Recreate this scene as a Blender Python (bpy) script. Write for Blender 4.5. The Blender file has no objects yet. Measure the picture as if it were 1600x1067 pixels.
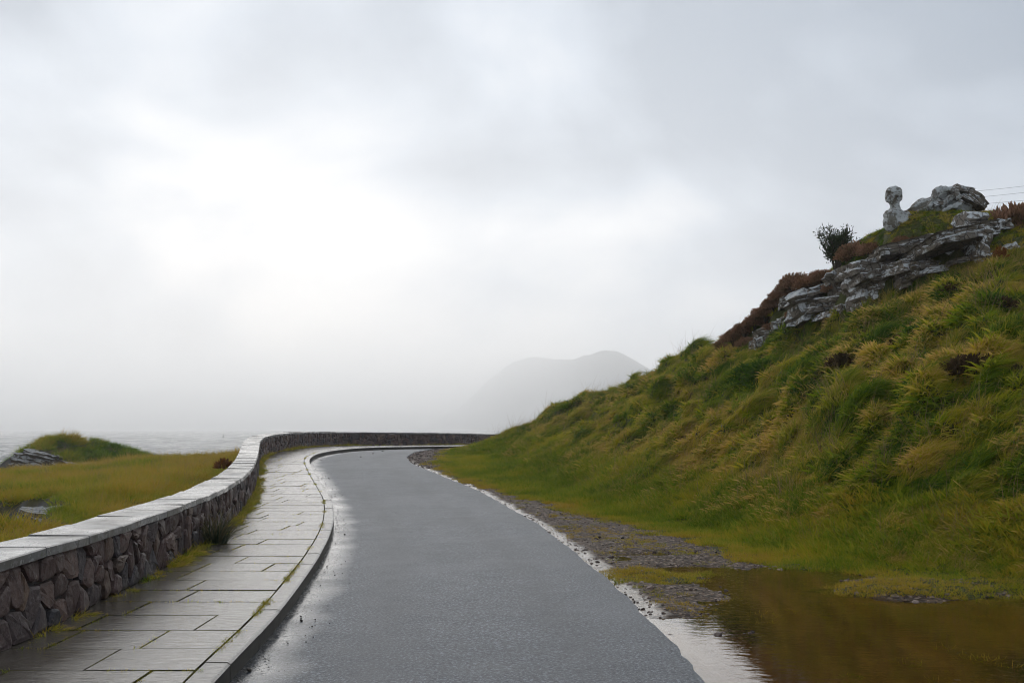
import bpy, bmesh, math, random
import numpy as np
from mathutils import Vector, Matrix, Euler, noise as mn

sc = bpy.context.scene
R = math.radians
rnd = random.Random(7)
nrg = np.random.default_rng(11)

# ------------------------------------------------------------------ camera
F = 1556.0            # focal length in pixels of the 1600 px wide photograph
ZC = 1.56             # eye height above the near road
HZ = 671.0            # horizon row
cam_d = bpy.data.cameras.new('camera')
cam_d.sensor_width = 36.0
cam_d.lens = 36.0 * F / 1600.0
cam_d.shift_y = (HZ - 533.5) / 1600.0
cam_d.clip_start = 0.1
cam_d.clip_end = 30000
cam = bpy.data.objects.new('camera', cam_d)
sc.collection.objects.link(cam)
cam.location = (0, 0, ZC)
cam.rotation_euler = (R(90), 0, 0)
sc.camera = cam

# ------------------------------------------------------------------ sky, sun
SUN_AZ, SUN_EL = -15.0, 9.0      # degrees, azimuth measured from +Y to +X
sdir = Vector((math.sin(R(SUN_AZ)) * math.cos(R(SUN_EL)), math.cos(R(SUN_AZ)) * math.cos(R(SUN_EL)), math.sin(R(SUN_EL))))

def nt_new(tree, typ, **kw):
    n = tree.nodes.new(typ)
    for k, v in kw.items():
        setattr(n, k, v)
    return n

world = bpy.data.worlds.new('World'); sc.world = world
world.use_nodes = True
wt = world.node_tree; wt.nodes.clear()
def wmath(op, a, b=None, c=None, clamp=False):
    n = nt_new(wt, 'ShaderNodeMath', operation=op, use_clamp=clamp)
    for i, v in enumerate((a, b, c)):
        if v is None: continue
        if isinstance(v, (int, float)): n.inputs[i].default_value = v
        else: wt.links.new(v, n.inputs[i])
    return n.outputs[0]
def build_world():
    L = wt.links.new
    tc = nt_new(wt, 'ShaderNodeTexCoord')
    sky = nt_new(wt, 'ShaderNodeTexSky', sky_type='NISHITA')
    sky.sun_disc = False
    sky.sun_elevation = R(SUN_EL); sky.sun_rotation = R(SUN_AZ)
    sky.air_density = 1.0; sky.dust_density = 2.0; sky.ozone_density = 1.0
    sep = nt_new(wt, 'ShaderNodeSeparateXYZ'); L(tc.outputs['Generated'], sep.inputs[0])
    zz = wmath('ADD', wmath('MAXIMUM', sep.outputs[2], 0.0), 0.45)
    u = wmath('DIVIDE', sep.outputs[0], zz); v = wmath('DIVIDE', sep.outputs[1], zz)
    com = nt_new(wt, 'ShaderNodeCombineXYZ'); L(u, com.inputs[0]); L(v, com.inputs[1]); com.inputs[2].default_value = 2.96
    n1 = nt_new(wt, 'ShaderNodeTexNoise'); L(com.outputs[0], n1.inputs['Vector'])
    n1.inputs['Scale'].default_value = 1.9; n1.inputs['Detail'].default_value = 5; n1.inputs['Roughness'].default_value = 0.5
    n1.inputs['Distortion'].default_value = 0.5
    n2 = nt_new(wt, 'ShaderNodeTexNoise'); L(com.outputs[0], n2.inputs['Vector'])
    n2.inputs['Scale'].default_value = 5.0; n2.inputs['Detail'].default_value = 4; n2.inputs['Roughness'].default_value = 0.4
    dot = nt_new(wt, 'ShaderNodeVectorMath', operation='DOT_PRODUCT'); L(tc.outputs['Generated'], dot.inputs[0]); dot.inputs[1].default_value = sdir
    d = wmath('MAXIMUM', dot.outputs['Value'], 0.0)
    g1 = wmath('MULTIPLY', wmath('POWER', d, 9.0), 0.05)
    g2 = wmath('MULTIPLY', wmath('POWER', d, 45.0), 0.0)
    lum = wmath('ADD', 0.345, wmath('MULTIPLY', wmath('SUBTRACT', n1.outputs[0], 0.5), 2.2))
    lum = wmath('ADD', lum, wmath('MULTIPLY', wmath('SUBTRACT', n2.outputs[0], 0.5), 0.8))
    lum = wmath('ADD', lum, wmath('ADD', g1, g2))
    lum = wmath('ADD', lum, wmath('MULTIPLY', wmath('POWER', wmath('SUBTRACT', 1.0, wmath('MAXIMUM', sep.outputs[2], 0.0)), 7.0), 0.10))
    ramp = nt_new(wt, 'ShaderNodeValToRGB'); L(lum, ramp.inputs[0])
    cr = ramp.color_ramp
    cr.elements[0].position = 0.12; cr.elements[0].color = (0.20, 0.27, 0.37, 1)
    cr.elements[1].position = 1.0; cr.elements[1].color = (0.98, 0.98, 0.98, 1)
    e = cr.elements.new(0.42); e.color = (0.43, 0.51, 0.62, 1)
    e = cr.elements.new(0.70); e.color = (0.74, 0.77, 0.82, 1)
    # thick cloud deck over the clear-sky colour
    mul = nt_new(wt, 'ShaderNodeVectorMath', operation='SCALE'); L(ramp.outputs[0], mul.inputs[0]); mul.inputs['Scale'].default_value = 5.3
    mix = nt_new(wt, 'ShaderNodeMixRGB'); mix.inputs[0].default_value = 0.985
    L(sky.outputs[0], mix.inputs[1]); L(mul.outputs[0], mix.inputs[2])
    bg = nt_new(wt, 'ShaderNodeBackground'); L(mix.outputs[0], bg.inputs[0]); bg.inputs[1].default_value = 0.1
    out = nt_new(wt, 'ShaderNodeOutputWorld'); L(bg.outputs[0], out.inputs[0])
build_world()

sl = bpy.data.lights.new('sun', 'SUN'); sl.energy = 1.35; sl.angle = R(90); sl.color = (1.0, 0.95, 0.88)
so = bpy.data.objects.new('sun', sl); sc.collection.objects.link(so)
so.rotation_euler = (-sdir).to_track_quat('-Z', 'Y').to_euler()
so.location = (-20, 60, 40)

sc.view_settings.view_transform = 'Standard'
sc.view_settings.look = 'None'
sc.view_settings.exposure = 1.0
sc.view_settings.gamma = 1.0
sc.cycles.use_denoising = True
sc.cycles.use_adaptive_sampling = True
sc.cycles.adaptive_threshold = 0.02
sc.cycles.filter_width = 1.1
sc.cycles.max_bounces = 5
sc.cycles.diffuse_bounces = 2
sc.cycles.glossy_bounces = 2
sc.cycles.transmission_bounces = 4
sc.cycles.transparent_max_bounces = 4
sc.cycles.volume_bounces = 2

# ------------------------------------------------------------------ numeric helpers
def _hash(ix, iy, iz, seed):
    h = (ix.astype(np.int64) * 374761393 + iy.astype(np.int64) * 668265263 + iz.astype(np.int64) * 2147483647 + seed * 974711) & 0xffffffff
    h = ((h ^ (h >> 13)) * 1274126177) & 0xffffffff
    h = ((h ^ (h >> 16)) * 2246822519) & 0xffffffff
    return ((h ^ (h >> 15)) & 0xffffff) / float(0xffffff)
def vnoise(x, y, z=None, seed=0):
    x = np.asarray(x, float); y = np.asarray(y, float)
    z = np.zeros_like(x) if z is None else np.asarray(z, float)
    ix, iy, iz = np.floor(x), np.floor(y), np.floor(z)
    fx, fy, fz = x - ix, y - iy, z - iz
    fx, fy, fz = [t * t * t * (t * (t * 6 - 15) + 10) for t in (fx, fy, fz)]
    r = 0
    for dx in (0, 1):
        for dy in (0, 1):
            for dz in (0, 1):
                w = (fx if dx else 1 - fx) * (fy if dy else 1 - fy) * (fz if dz else 1 - fz)
                r = r + w * _hash(ix + dx, iy + dy, iz + dz, seed)
    return r * 2 - 1
def fbm(x, y, z=None, octv=4, gain=0.5, seed=0):
    r, a, f = 0, 1.0, 1.0
    x = np.asarray(x, float); y = np.asarray(y, float)
    for o in range(octv):
        r = r + a * vnoise(x * f + 17.3 * o, y * f - 9.1 * o, None if z is None else z * f + 3.3 * o, seed + o)
        a *= gain; f *= 2.03
    return r
def sstep(a, b, x):
    t = np.clip((np.asarray(x, float) - a) / (b - a), 0, 1)
    return t * t * (3 - 2 * t)

# the road climbs a low rise before the bend: height of the road above the near road, by distance
_pk = np.array([(-40, 0), (15, 0), (20, .05), (24, .20), (29, .46), (33, .67), (37, .75), (41, .76), (46, .72), (52, .66), (60, .55), (80, .3), (120, 0)])
_py = np.arange(-40, 120, .25)
_pz = np.interp(_py, _pk[:, 0], _pk[:, 1])
_k = np.exp(-(np.arange(-12, 13) / 6.0) ** 2); _k /= _k.sum()
_pz = np.convolve(np.pad(_pz, 12, mode='edge'), _k, mode='valid')
def prof(y):
    return np.interp(y, _py, _pz)
PV = 0.11              # pavement above road

def ground_pt(px, py, off=0.0):
    """point of the ground (road profile + off) seen at a pixel of the photograph"""
    rel = py - HZ
    lo, hi = 0.5, 90.0
    for _ in range(60):
        m = (lo + hi) / 2
        if rel * m / F - (ZC - float(prof(m)) - off) > 0: hi = m
        else: lo = m
    d = (lo + hi) / 2
    return np.array([(px - 800) * d / F, d])
def at(px, py, d):
    return np.array([(px - 800) * d / F, d, ZC + (HZ - py) * d / F])

def smooth_curve(pts, step=0.2, sig=1.0):
    """resample a polyline evenly and smooth it"""
    p = np.array(pts, float)
    s = np.r_[0, np.cumsum(np.linalg.norm(np.diff(p, axis=0), axis=1))]
    n = int(s[-1] / step) + 1
    t = np.linspace(0, s[-1], n)
    q = np.c_[np.interp(t, s, p[:, 0]), np.interp(t, s, p[:, 1])]
    w = int(3 * sig / step); k = np.exp(-(np.arange(-w, w + 1) * step / sig) ** 2 / 2); k /= k.sum()
    ext0 = q[0] - (np.arange(w, 0, -1)[:, None]) * (q[1] - q[0]); ext1 = q[-1] + (np.arange(1, w + 1)[:, None]) * (q[-1] - q[-2])
    e = np.vstack([ext0, q, ext1])
    return np.c_[np.convolve(e[:, 0], k, 'valid'), np.convolve(e[:, 1], k, 'valid')]
class Curve:
    def __init__(s, pts):
        s.p = np.array(pts, float)
        s.s = np.r_[0, np.cumsum(np.linalg.norm(np.diff(s.p, axis=0), axis=1))]
        s.L = s.s[-1]
        t = np.gradient(s.p, axis=0); t /= np.linalg.norm(t, axis=1)[:, None]; s.t = t
        s.n = np.c_[-t[:, 1], t[:, 0]]            # to the left of travel (towards the sea)
    def at(s, u, off=0.0):
        u = np.asarray(u, float)
        f = lambda a: np.interp(u, s.s, a)
        x, y = f(s.p[:, 0]) + off * f(s.n[:, 0]), f(s.p[:, 1]) + off * f(s.n[:, 1])
        return np.stack([x, y], -1)
    def offset(s, off):
        return Curve(s.p + off * s.n)
def signed_dist(c, X, Y):
    """distance to a polyline, positive to the right of its direction"""
    P = np.c_[X.ravel(), Y.ravel()]
    best = np.full(len(P), 1e9); side = np.ones(len(P))
    a, b = c[:-1], c[1:]
    for i in range(len(a)):
        ab = b[i] - a[i]; L2 = ab @ ab
        if L2 < 1e-12: continue
        ap = P - a[i]
        t = np.clip(ap @ ab / L2, 0, 1)
        dv = ap - t[:, None] * ab
        d = np.hypot(dv[:, 0], dv[:, 1])
        m = d < best - 1e-9
        best[m] = d[m]
        side[m] = np.sign(ab[1] * ap[m, 0] - ab[0] * ap[m, 1])
    return (best * side).reshape(X.shape)
def in_poly(poly, X, Y):
    ins = np.zeros(X.shape, bool)
    n = len(poly)
    for i in range(n):
        x0, y0 = poly[i]; x1, y1 = poly[(i + 1) % n]
        c = ((y0 > Y) != (y1 > Y)) & (X < (x1 - x0) * (Y - y0) / (y1 - y0 + 1e-12) + x0)
        ins ^= c
    return ins
def poly_sd(poly, X, Y):
    """positive inside"""
    p = np.array(list(poly) + [poly[0]], float)
    return np.abs(signed_dist(p, X, Y)) * np.where(in_poly(poly, X, Y), 1, -1)

# ------------------------------------------------------------------ object helpers
def link(o, parent=None):
    sc.collection.objects.link(o)
    if parent is not None: o.parent = parent
    return o
def mesh_obj(name, verts, faces, mat, parent=None, smooth=False, link_it=True):
    me = bpy.data.meshes.new(name)
    me.from_pydata([tuple(v) for v in verts], [], faces)
    me.materials.append(mat)
    if smooth: me.polygons.foreach_set('use_smooth', [True] * len(me.polygons))
    me.update()
    o = bpy.data.objects.new(name, me)
    if link_it: link(o, parent)
    return o
def grid_obj(name, V, nx, ny, mat, parent=None, smooth=True, keep=None):
    """V: (ny*nx,3) row major"""
    i = np.arange(nx * ny).reshape(ny, nx)
    q = np.stack([i[:-1, :-1], i[:-1, 1:], i[1:, 1:], i[1:, :-1]], -1).reshape(-1, 4)
    if keep is not None: q = q[keep.reshape(-1)]
    me = bpy.data.meshes.new(name)
    me.vertices.add(len(V)); me.vertices.foreach_set('co', np.ascontiguousarray(V, dtype=np.float32).ravel())
    me.loops.add(q.size); me.loops.foreach_set('vertex_index', q.ravel().astype(np.int32))
    me.polygons.add(len(q)); me.polygons.foreach_set('loop_start', (np.arange(len(q)) * 4).astype(np.int32))
    me.polygons.foreach_set('use_smooth', np.full(len(q), smooth))
    me.update(calc_edges=True); me.validate()
    me.materials.append(mat)
    o = bpy.data.objects.new(name, me)
    return link(o, parent)
def vattr(o, name, vals):
    a = o.data.attributes.new(name, 'FLOAT', 'POINT')
    a.data.foreach_set('value', np.ascontiguousarray(vals, dtype=np.float32).ravel())
def tag(o, label=None, cat=None, group=None, kind=None):
    for k, v in (('label', label), ('category', cat), ('group', group), ('kind', kind)):
        if v: o[k] = v
    return o
def empty(name, loc=(0, 0, 0)):
    o = bpy.data.objects.new(name, None); o.location = loc; o.empty_display_size = .2
    return link(o)

# ------------------------------------------------------------------ materials
class M:
    """small node-material builder"""
    def __init__(s, name):
        s.m = bpy.data.materials.new(name); s.m.use_nodes = True
        s.t = s.m.node_tree; s.t.nodes.clear()
        s.out = s.n('ShaderNodeOutputMaterial'); s.b = s.n('ShaderNodeBsdfPrincipled')
        s.l(s.b.outputs[0], s.out.inputs[0])
        s.geo = None
    def n(s, typ, **kw): return nt_new(s.t, typ, **kw)
    def l(s, a, b): s.t.links.new(a, b)
    def pos(s):
        if s.geo is None: s.geo = s.n('ShaderNodeNewGeometry')
        return s.geo.outputs['Position']
    def put(s, sock, v):
        if v is None: return
        if hasattr(v, 'is_output') or isinstance(v, bpy.types.NodeSocket): s.l(v, sock)
        else: sock.default_value = v
    def noise(s, scale, detail=4, rough=0.55, vec=None, dist=0.0, stretch=None):
        nn = s.n('ShaderNodeTexNoise')
        v = vec if vec is not None else s.pos()
        if stretch is not None:
            mp = s.n('ShaderNodeVectorMath', operation='MULTIPLY'); s.l(v, mp.inputs[0]); mp.inputs[1].default_value = stretch; v = mp.outputs[0]
        s.l(v, nn.inputs['Vector'])
        nn.inputs['Scale'].default_value = scale; nn.inputs['Detail'].default_value = detail
        nn.inputs['Roughness'].default_value = rough; nn.inputs['Distortion'].default_value = dist
        return nn.outputs[0]
    def voro(s, scale, feature='F1', vec=None, out='Distance'):
        nn = s.n('ShaderNodeTexVoronoi', feature=feature)
        s.l(vec if vec is not None else s.pos(), nn.inputs['Vector']); nn.inputs['Scale'].default_value = scale
        return nn.outputs[out]
    def ramp(s, fac, stops, interp='LINEAR'):
        r = s.n('ShaderNodeValToRGB'); s.put(r.inputs[0], fac)
        cr = r.color_ramp; cr.interpolation = interp
        while len(cr.elements) < len(stops): cr.elements.new(0.5)
        for e, (p, c) in zip(cr.elements, stops):
            e.position = p
            e.color = (c, c, c, 1) if isinstance(c, (int, float)) else tuple(c) + (1,)
        return r.outputs[0]
    def mix(s, fac, a, b, mode='MIX'):
        x = s.n('ShaderNodeMixRGB', blend_type=mode); s.put(x.inputs[0], fac)
        for i, v in ((1, a), (2, b)):
            if isinstance(v, tuple) and len(v) == 3: v = v + (1,)
            s.put(x.inputs[i], v)
        return x.outputs[0]
    def math(s, op, a, b=None, c=None, clamp=False):
        x = s.n('ShaderNodeMath', operation=op, use_clamp=clamp)
        for i, v in enumerate((a, b, c)): s.put(x.inputs[i], v)
        return x.outputs[0]
    def attr(s, name, typ='GEOMETRY', out='Fac'):
        a = s.n('ShaderNodeAttribute', attribute_name=name, attribute_type=typ); return a.outputs[out]
    def bump(s, h, strength=0.5, dist=0.02, normal=None):
        b = s.n('ShaderNodeBump'); s.put(b.inputs['Height'], h)
        b.inputs['Strength'].default_value = strength; b.inputs['Distance'].default_value = dist
        if normal is not None: s.l(normal, b.inputs['Normal'])
        return b.outputs[0]
    def set(s, color=None, rough=None, normal=None, spec=None, ior=None, metal=None, coat=None):
        i = s.b.inputs
        if isinstance(color, tuple) and len(color) == 3: color = color + (1,)
        s.put(i['Base Color'], color); s.put(i['Roughness'], rough); s.put(i['Specular IOR Level'], spec)
        s.put(i['IOR'], ior); s.put(i['Metallic'], metal)
        if normal is not None: s.l(normal, i['Normal'])
        return s.m

def rand01(m):
    """random per object and per loose piece"""
    oi = m.n('ShaderNodeObjectInfo'); 
    if m.geo is None: m.geo = m.n('ShaderNodeNewGeometry')
    return m.math('FRACT', m.math('ADD', m.math('MULTIPLY', oi.outputs['Random'], 7.31), m.math('MULTIPLY', m.geo.outputs['Random Per Island'], 3.77)))

def mat_asphalt():
    m = M('wet_asphalt')
    edge = m.attr('gutter')                      # metres from the kerb
    ag = m.voro(95); agn = m.noise(60, 3)
    big = m.noise(0.55, 4); mid = m.noise(3.0, 4)
    col = m.mix(m.ramp(ag, [(0.1, 0.0), (0.5, 1.0)]), (0.112, 0.126, 0.142), (0.048, 0.054, 0.062))
    col = m.mix(m.ramp(m.noise(140, 2), [(0.55, 0.0), (0.72, 1.0)]), col, (0.17, 0.17, 0.175))
    col = m.mix(m.ramp(m.noise(44, 3, .75), [(0.52, 0.0), (0.60, 0.9)]), col, (0.235, 0.255, 0.28))
    col = m.mix(m.ramp(m.noise(36, 3, .75), [(0.53, 0.0), (0.61, 0.9)]), col, (0.016, 0.017, 0.018))
    col = m.mix(m.ramp(big, [(0.35, 0.0), (0.7, 0.35)]), col, (0.055, 0.06, 0.066))
    trk = m.math('MULTIPLY', m.ramp(m.math('ABSOLUTE', m.math('SUBTRACT', m.math('ABSOLUTE', m.math('SUBTRACT', edge, 1.55)), 0.7)), [(0.0, 1.0), (0.38, 0.0)]), m.ramp(m.noise(0.8, 4), [(0.3, 0.15), (0.7, 0.55)]))
    col = m.mix(trk, col, (0.05, 0.053, 0.058))
    patch = m.ramp(m.noise(0.33, 3, 0.5), [(0.52, 0.0), (0.60, 0.28)])
    col = m.mix(patch, col, (0.13, 0.135, 0.142))
    # standing water in the gutter: ragged edge
    w = m.math('ADD', edge, m.math('MULTIPLY', m.math('SUBTRACT', m.noise(1.1, 3, 0.5), 0.5), 0.5))
    wet = m.ramp(w, [(0.04, 1.0), (0.40, 0.0)])
    col = m.mix(m.math('MULTIPLY', wet, 0.55), col, (0.030, 0.030, 0.031))
    grit = m.math('MULTIPLY', m.ramp(m.noise(34, 3, 0.6), [(0.56, 0.0), (0.60, 1.0)]), m.ramp(edge, [(0.0, 1.0), (0.32, 0.0)]))
    col = m.mix(grit, col, (0.03, 0.024, 0.02))
    wet = m.math('MULTIPLY', wet, m.math('SUBTRACT', 1.0, m.math('MULTIPLY', grit, 0.8)))
    rough = m.mix(wet, m.ramp(mid, [(0.3, 0.54), (0.7, 0.60)]), (0.12, 0.12, 0.12))
    h = m.math('MULTIPLY', m.math('ADD', m.math('MULTIPLY', ag, -1.0), m.math('MULTIPLY', agn, 0.6)), m.math('SUBTRACT', 1.0, m.math('MULTIPLY', wet, 0.96)))
    nrm = m.bump(h, 0.35, 0.005)
    return m.set(col, rough, nrm, m.mix(wet, (0.34, 0.34, 0.34), (0.5, 0.5, 0.5)), 1.45)

def mat_slab(name='wet_paving_slab', tone=1.0):
    m = M(name)
    r = rand01(m)
    base = m.mix(r, (0.088 * tone, 0.072 * tone, 0.054 * tone), (0.155 * tone, 0.135 * tone, 0.112 * tone))
    n = m.noise(3.0, 6, 0.6)
    col = m.mix(m.ramp(n, [(0.35, 0.0), (0.7, 0.6)]), base, (0.062 * tone, 0.050 * tone, 0.038 * tone))
    col = m.mix(m.ramp(m.noise(22, 4), [(0.5, 0.0), (0.75, 0.35)]), col, (0.18, 0.17, 0.16))
    wn = m.noise(1.2, 5, 0.6)
    rough = m.ramp(wn, [(0.32, 0.07), (0.68, 0.22)])
    cl = m.noise(9.0, 7, 0.62, stretch=(1.0, 2.2, 1.0), dist=0.8)
    fine = m.noise(46, 4, 0.6)
    nrm = m.bump(m.math('ADD', cl, m.math('MULTIPLY', fine, 0.35)), 0.42, 0.012)
    return m.set(col, rough, nrm, 0.5, 1.5)

def mat_coping():
    m = M('wet_coping_stone')
    r = rand01(m)
    base = m.mix(r, (0.11, 0.102, 0.094), (0.20, 0.19, 0.18))
    col = m.mix(m.ramp(m.noise(2.2, 6, 0.62), [(0.40, 0.0), (0.60, 0.85)]), base, (0.075, 0.060, 0.046))
    col = m.mix(m.ramp(m.noise(9, 6, 0.7), [(0.60, 0.0), (0.68, 0.8)]), col, (0.30, 0.30, 0.27))
    col = m.mix(m.ramp(m.noise(5, 6, 0.7), [(0.64, 0.0), (0.70, 0.7)]), col, (0.09, 0.085, 0.03))
    col = m.mix(m.ramp(m.noise(30, 3), [(0.55, 0.0), (0.8, 0.5)]), col, (0.33, 0.32, 0.31))
    rough = m.ramp(m.noise(2.3, 5, 0.6), [(0.35, 0.14), (0.65, 0.46)])
    nrm = m.bump(m.math('ADD', m.noise(7, 6, 0.6), m.math('MULTIPLY', m.noise(60, 3), 0.25)), 0.32, 0.01)
    return m.set(col, rough, nrm, 0.5, 1.5)

def mat_wallstone():
    m = M('wall_stone')
    r = rand01(m)
    col = m.ramp(r, [(0.0, (0.10, 0.058, 0.052)), (0.2, (0.17, 0.098, 0.08)), (0.4, (0.075, 0.06, 0.062)), (0.55, (0.22, 0.135, 0.105)), (0.7, (0.12, 0.09, 0.085)), (0.85, (0.06, 0.055, 0.06)), (1.0, (0.27, 0.165, 0.11))])
    col = m.mix(0.22, col, (0.0, 0.0, 0.0))
    col = m.mix(m.ramp(m.noise(14, 5, 0.6), [(0.35, 0.0), (0.7, 0.55)]), col, (0.045, 0.036, 0.034))
    col = m.mix(m.ramp(m.noise(38, 4), [(0.58, 0.0), (0.72, 0.5)]), col, (0.24, 0.20, 0.18))
    h = m.math('ADD', m.noise(16, 7, 0.65), m.math('MULTIPLY', m.voro(9, 'DISTANCE_TO_EDGE'), -0.3))
    return m.set(col, m.ramp(m.noise(5), [(0.3, 0.42), (0.7, 0.7)]), m.bump(h, 0.7, 0.03), 0.25)

def mat_mortar():
    m = M('dark_mortar')
    col = m.mix(m.noise(12, 4), (0.03, 0.026, 0.024), (0.075, 0.066, 0.06))
    return m.set(col, 0.85, m.bump(m.noise(30, 4), 0.6, 0.02))

def mat_bed():
    m = M('mossy_joint')
    n = m.noise(6, 5)
    col = m.mix(m.ramp(n, [(0.42, 0.0), (0.6, 1.0)]), (0.022, 0.019, 0.010), (0.075, 0.066, 0.010))
    return m.set(col, 0.9, m.bump(m.noise(60, 3), 0.7, 0.01), 0.04)

def mat_ground():
    """verge and bank: gravel by the road, soil and turf where the grass grows"""
    m = M('verge_ground')
    g = m.attr('grass')
    wet = m.attr('wet')
    v = m.voro(26, out='Color'); vd = m.voro(26)
    sepc = m.n('ShaderNodeSeparateColor'); m.l(v, sepc.inputs[0])
    grav = m.ramp(sepc.outputs[0], [(0.0, (0.034, 0.021, 0.013)), (0.4, (0.095, 0.062, 0.040)), (0.75, (0.165, 0.112, 0.075)), (1.0, (0.32, 0.24, 0.185))])
    grav = m.mix(m.ramp(vd, [(0.3, 0.0), (0.7, 0.7)]), grav, (0.05, 0.042, 0.036))
    mossn = m.math('ADD', m.noise(2.1, 6, 0.65), m.math('MULTIPLY', m.attr('moss'), 0.42))
    mossf = m.ramp(m.math('ADD', mossn, m.math('MULTIPLY', m.noise(15, 5, 0.7), 1.1)), [(1.20, 0.0), (1.38, 0.85)])
    grav = m.mix(mossf, grav, m.mix(m.noise(11), (0.27, 0.215, 0.03), (0.13, 0.14, 0.02)))
    mud = m.mix(m.noise(5, 5), (0.17, 0.098, 0.034), (0.28, 0.17, 0.06))
    soil = m.mix(m.noise(3.3, 5), (0.035, 0.042, 0.012), (0.075, 0.075, 0.018))
    col = m.mix(wet, grav, mud)
    gf = m.ramp(m.math('ADD', g, m.math('MULTIPLY', m.math('SUBTRACT', m.noise(5.5, 5, 0.65), 0.5), 0.9)), [(0.40, 0.0), (0.60, 1.0)])
    col = m.mix(gf, col, soil)
    shine = m.math('ADD', m.attr('shine'), m.math('MULTIPLY', m.math('SUBTRACT', m.noise(4.5, 5, 0.65), 0.5), 1.1))
    rough = m.mix(m.ramp(shine, [(0.35, 0.0), (0.75, 1.0)]), (0.62, 0.62, 0.62), (0.26, 0.26, 0.26))
    bs = m.math('MULTIPLY', m.math('ADD', m.math('MULTIPLY', vd, -1.0), m.noise(20, 4)), m.math('SUBTRACT', 1.0, m.math('MULTIPLY', m.ramp(shine, [(0.35, 0.0), (0.75, 1.0)]), 0.8)))
    return m.set(col, rough, m.bump(bs, 0.7, 0.018), m.mix(m.ramp(shine, [(0.35, 0.0), (0.75, 1.0)]), (0.05, 0.05, 0.05), (0.5, 0.5, 0.5)))

def mat_soil():
    m = M('turf_soil')
    col = m.mix(m.ramp(m.noise(1.1, 5), [(0.35, 0.0), (0.65, 1.0)]), (0.05, 0.055, 0.014), (0.12, 0.095, 0.024))
    rk = m.attr('rock')
    col = m.mix(rk, col, m.mix(m.noise(3, 6), (0.06, 0.055, 0.05), (0.17, 0.155, 0.14)))
    return m.set(col, 0.9, m.bump(m.noise(9, 6, 0.65), 0.8, 0.08), 0.08)

def mat_rock(name='lichened_rock', light=1.0, lichen=1.0):
    m = M(name)
    tc = m.n('ShaderNodeTexCoord'); ob = tc.outputs['Object']
    r = rand01(m)
    off = m.n('ShaderNodeVectorMath', operation='ADD'); m.l(ob, off.inputs[0])
    cx = m.n('ShaderNodeCombineXYZ'); m.l(m.math('MULTIPLY', r, 40.0), cx.inputs[0]); m.l(cx.outputs[0], off.inputs[1]); v = off.outputs[0]
    col = m.mix(m.noise(2.6, 5, 0.65, vec=v), (0.085 * light, 0.066 * light, 0.048 * light), (0.27 * light, 0.225 * light, 0.175 * light))
    col = m.mix(m.math('MULTIPLY', r, 0.4), col, (0.20 * light, 0.175 * light, 0.15 * light))
    bed = m.noise(3.0, 4, 0.6, vec=v, stretch=(0.5, 0.5, 5.0))
    crack = m.voro(4.5, 'DISTANCE_TO_EDGE', vec=v)
    ck = m.ramp(crack, [(0.0, 1.0), (0.05, 0.0)])
    col = m.mix(m.ramp(bed, [(0.56, 0.0), (0.64, 0.7)]), col, (0.03, 0.026, 0.022))
    nz = m.n('ShaderNodeSeparateXYZ'); m.l(m.geo.outputs['Normal'], nz.inputs[0])
    lf = m.math('ADD', m.noise(4.0, 6, 0.72, vec=v), m.math('MULTIPLY', nz.outputs[2], 0.22))
    col = m.mix(m.ramp(lf, [(0.525, 0.0), (0.59, 0.92 * lichen)]), col, m.mix(m.noise(17, 4, vec=v), (0.36, 0.36, 0.34), (0.72, 0.72, 0.70)))
    col = m.mix(m.ramp(m.noise(6.5, 5, 0.7, vec=v), [(0.60, 0.0), (0.66, 0.85)]), col, (0.10, 0.07, 0.035))
    col = m.mix(m.math('MULTIPLY', ck, 0.8), col, (0.02, 0.017, 0.015))
    h = m.math('ADD', m.math('ADD', m.math('MULTIPLY', bed, 0.7), m.noise(11, 6, 0.7, vec=v)), m.math('MULTIPLY', ck, -0.5))
    return m.set(col, 0.8, m.bump(h, 0.6, 0.04), 0.08)

def mat_leaf(name, stops, tips=None, trans=0.25, typ='INSTANCER'):
    """blades and leaves; colour by tuft value, optional dry tips"""
    m = M(name)
    if typ == 'INSTANCER':
        tint = m.attr('tint', 'INSTANCER'); dry = m.attr('dry', 'INSTANCER')
    else:
        tint = rand01(m); dry = m.ramp(m.noise(4.0, 3), [(0.35, 0.35), (0.62, 1.0)])
    isl = m.n('ShaderNodeNewGeometry'); m.geo = isl
    f = m.math('ADD', tint, m.math('MULTIPLY', m.math('SUBTRACT', isl.outputs['Random Per Island'], 0.5), 0.34), clamp=True)
    col = m.ramp(f, stops)
    if tips is not None:
        t = m.attr('tip')
        k = m.math('MULTIPLY', m.ramp(m.math('ADD', t, m.math('MULTIPLY', isl.outputs['Random Per Island'], 0.5)), [(0.50, 0.0), (1.15, 1.0)]), dry)
        col = m.mix(k, col, tips)
    m.set(col, 0.6, None, 0.04)
    if trans:
        tr = m.n('ShaderNodeBsdfTranslucent'); m.l(col, tr.inputs[0])
        mx = m.n('ShaderNodeMixShader'); mx.inputs[0].default_value = trans
        m.l(m.b.outputs[0], mx.inputs[1]); m.l(tr.outputs[0], mx.inputs[2]); m.l(mx.outputs[0], m.out.inputs[0])
    return m.m

def mat_water(name, color, rough, bump_scale, strength, dist, stretch=None, trans=0.0):
    m = M(name)
    h = m.noise(bump_scale, 4, 0.55, stretch=stretch)
    m.set(color, rough, m.bump(h, strength, dist), 0.5, 1.33)
    if trans: m.b.inputs['Transmission Weight'].default_value = trans
    return m.m

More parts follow.
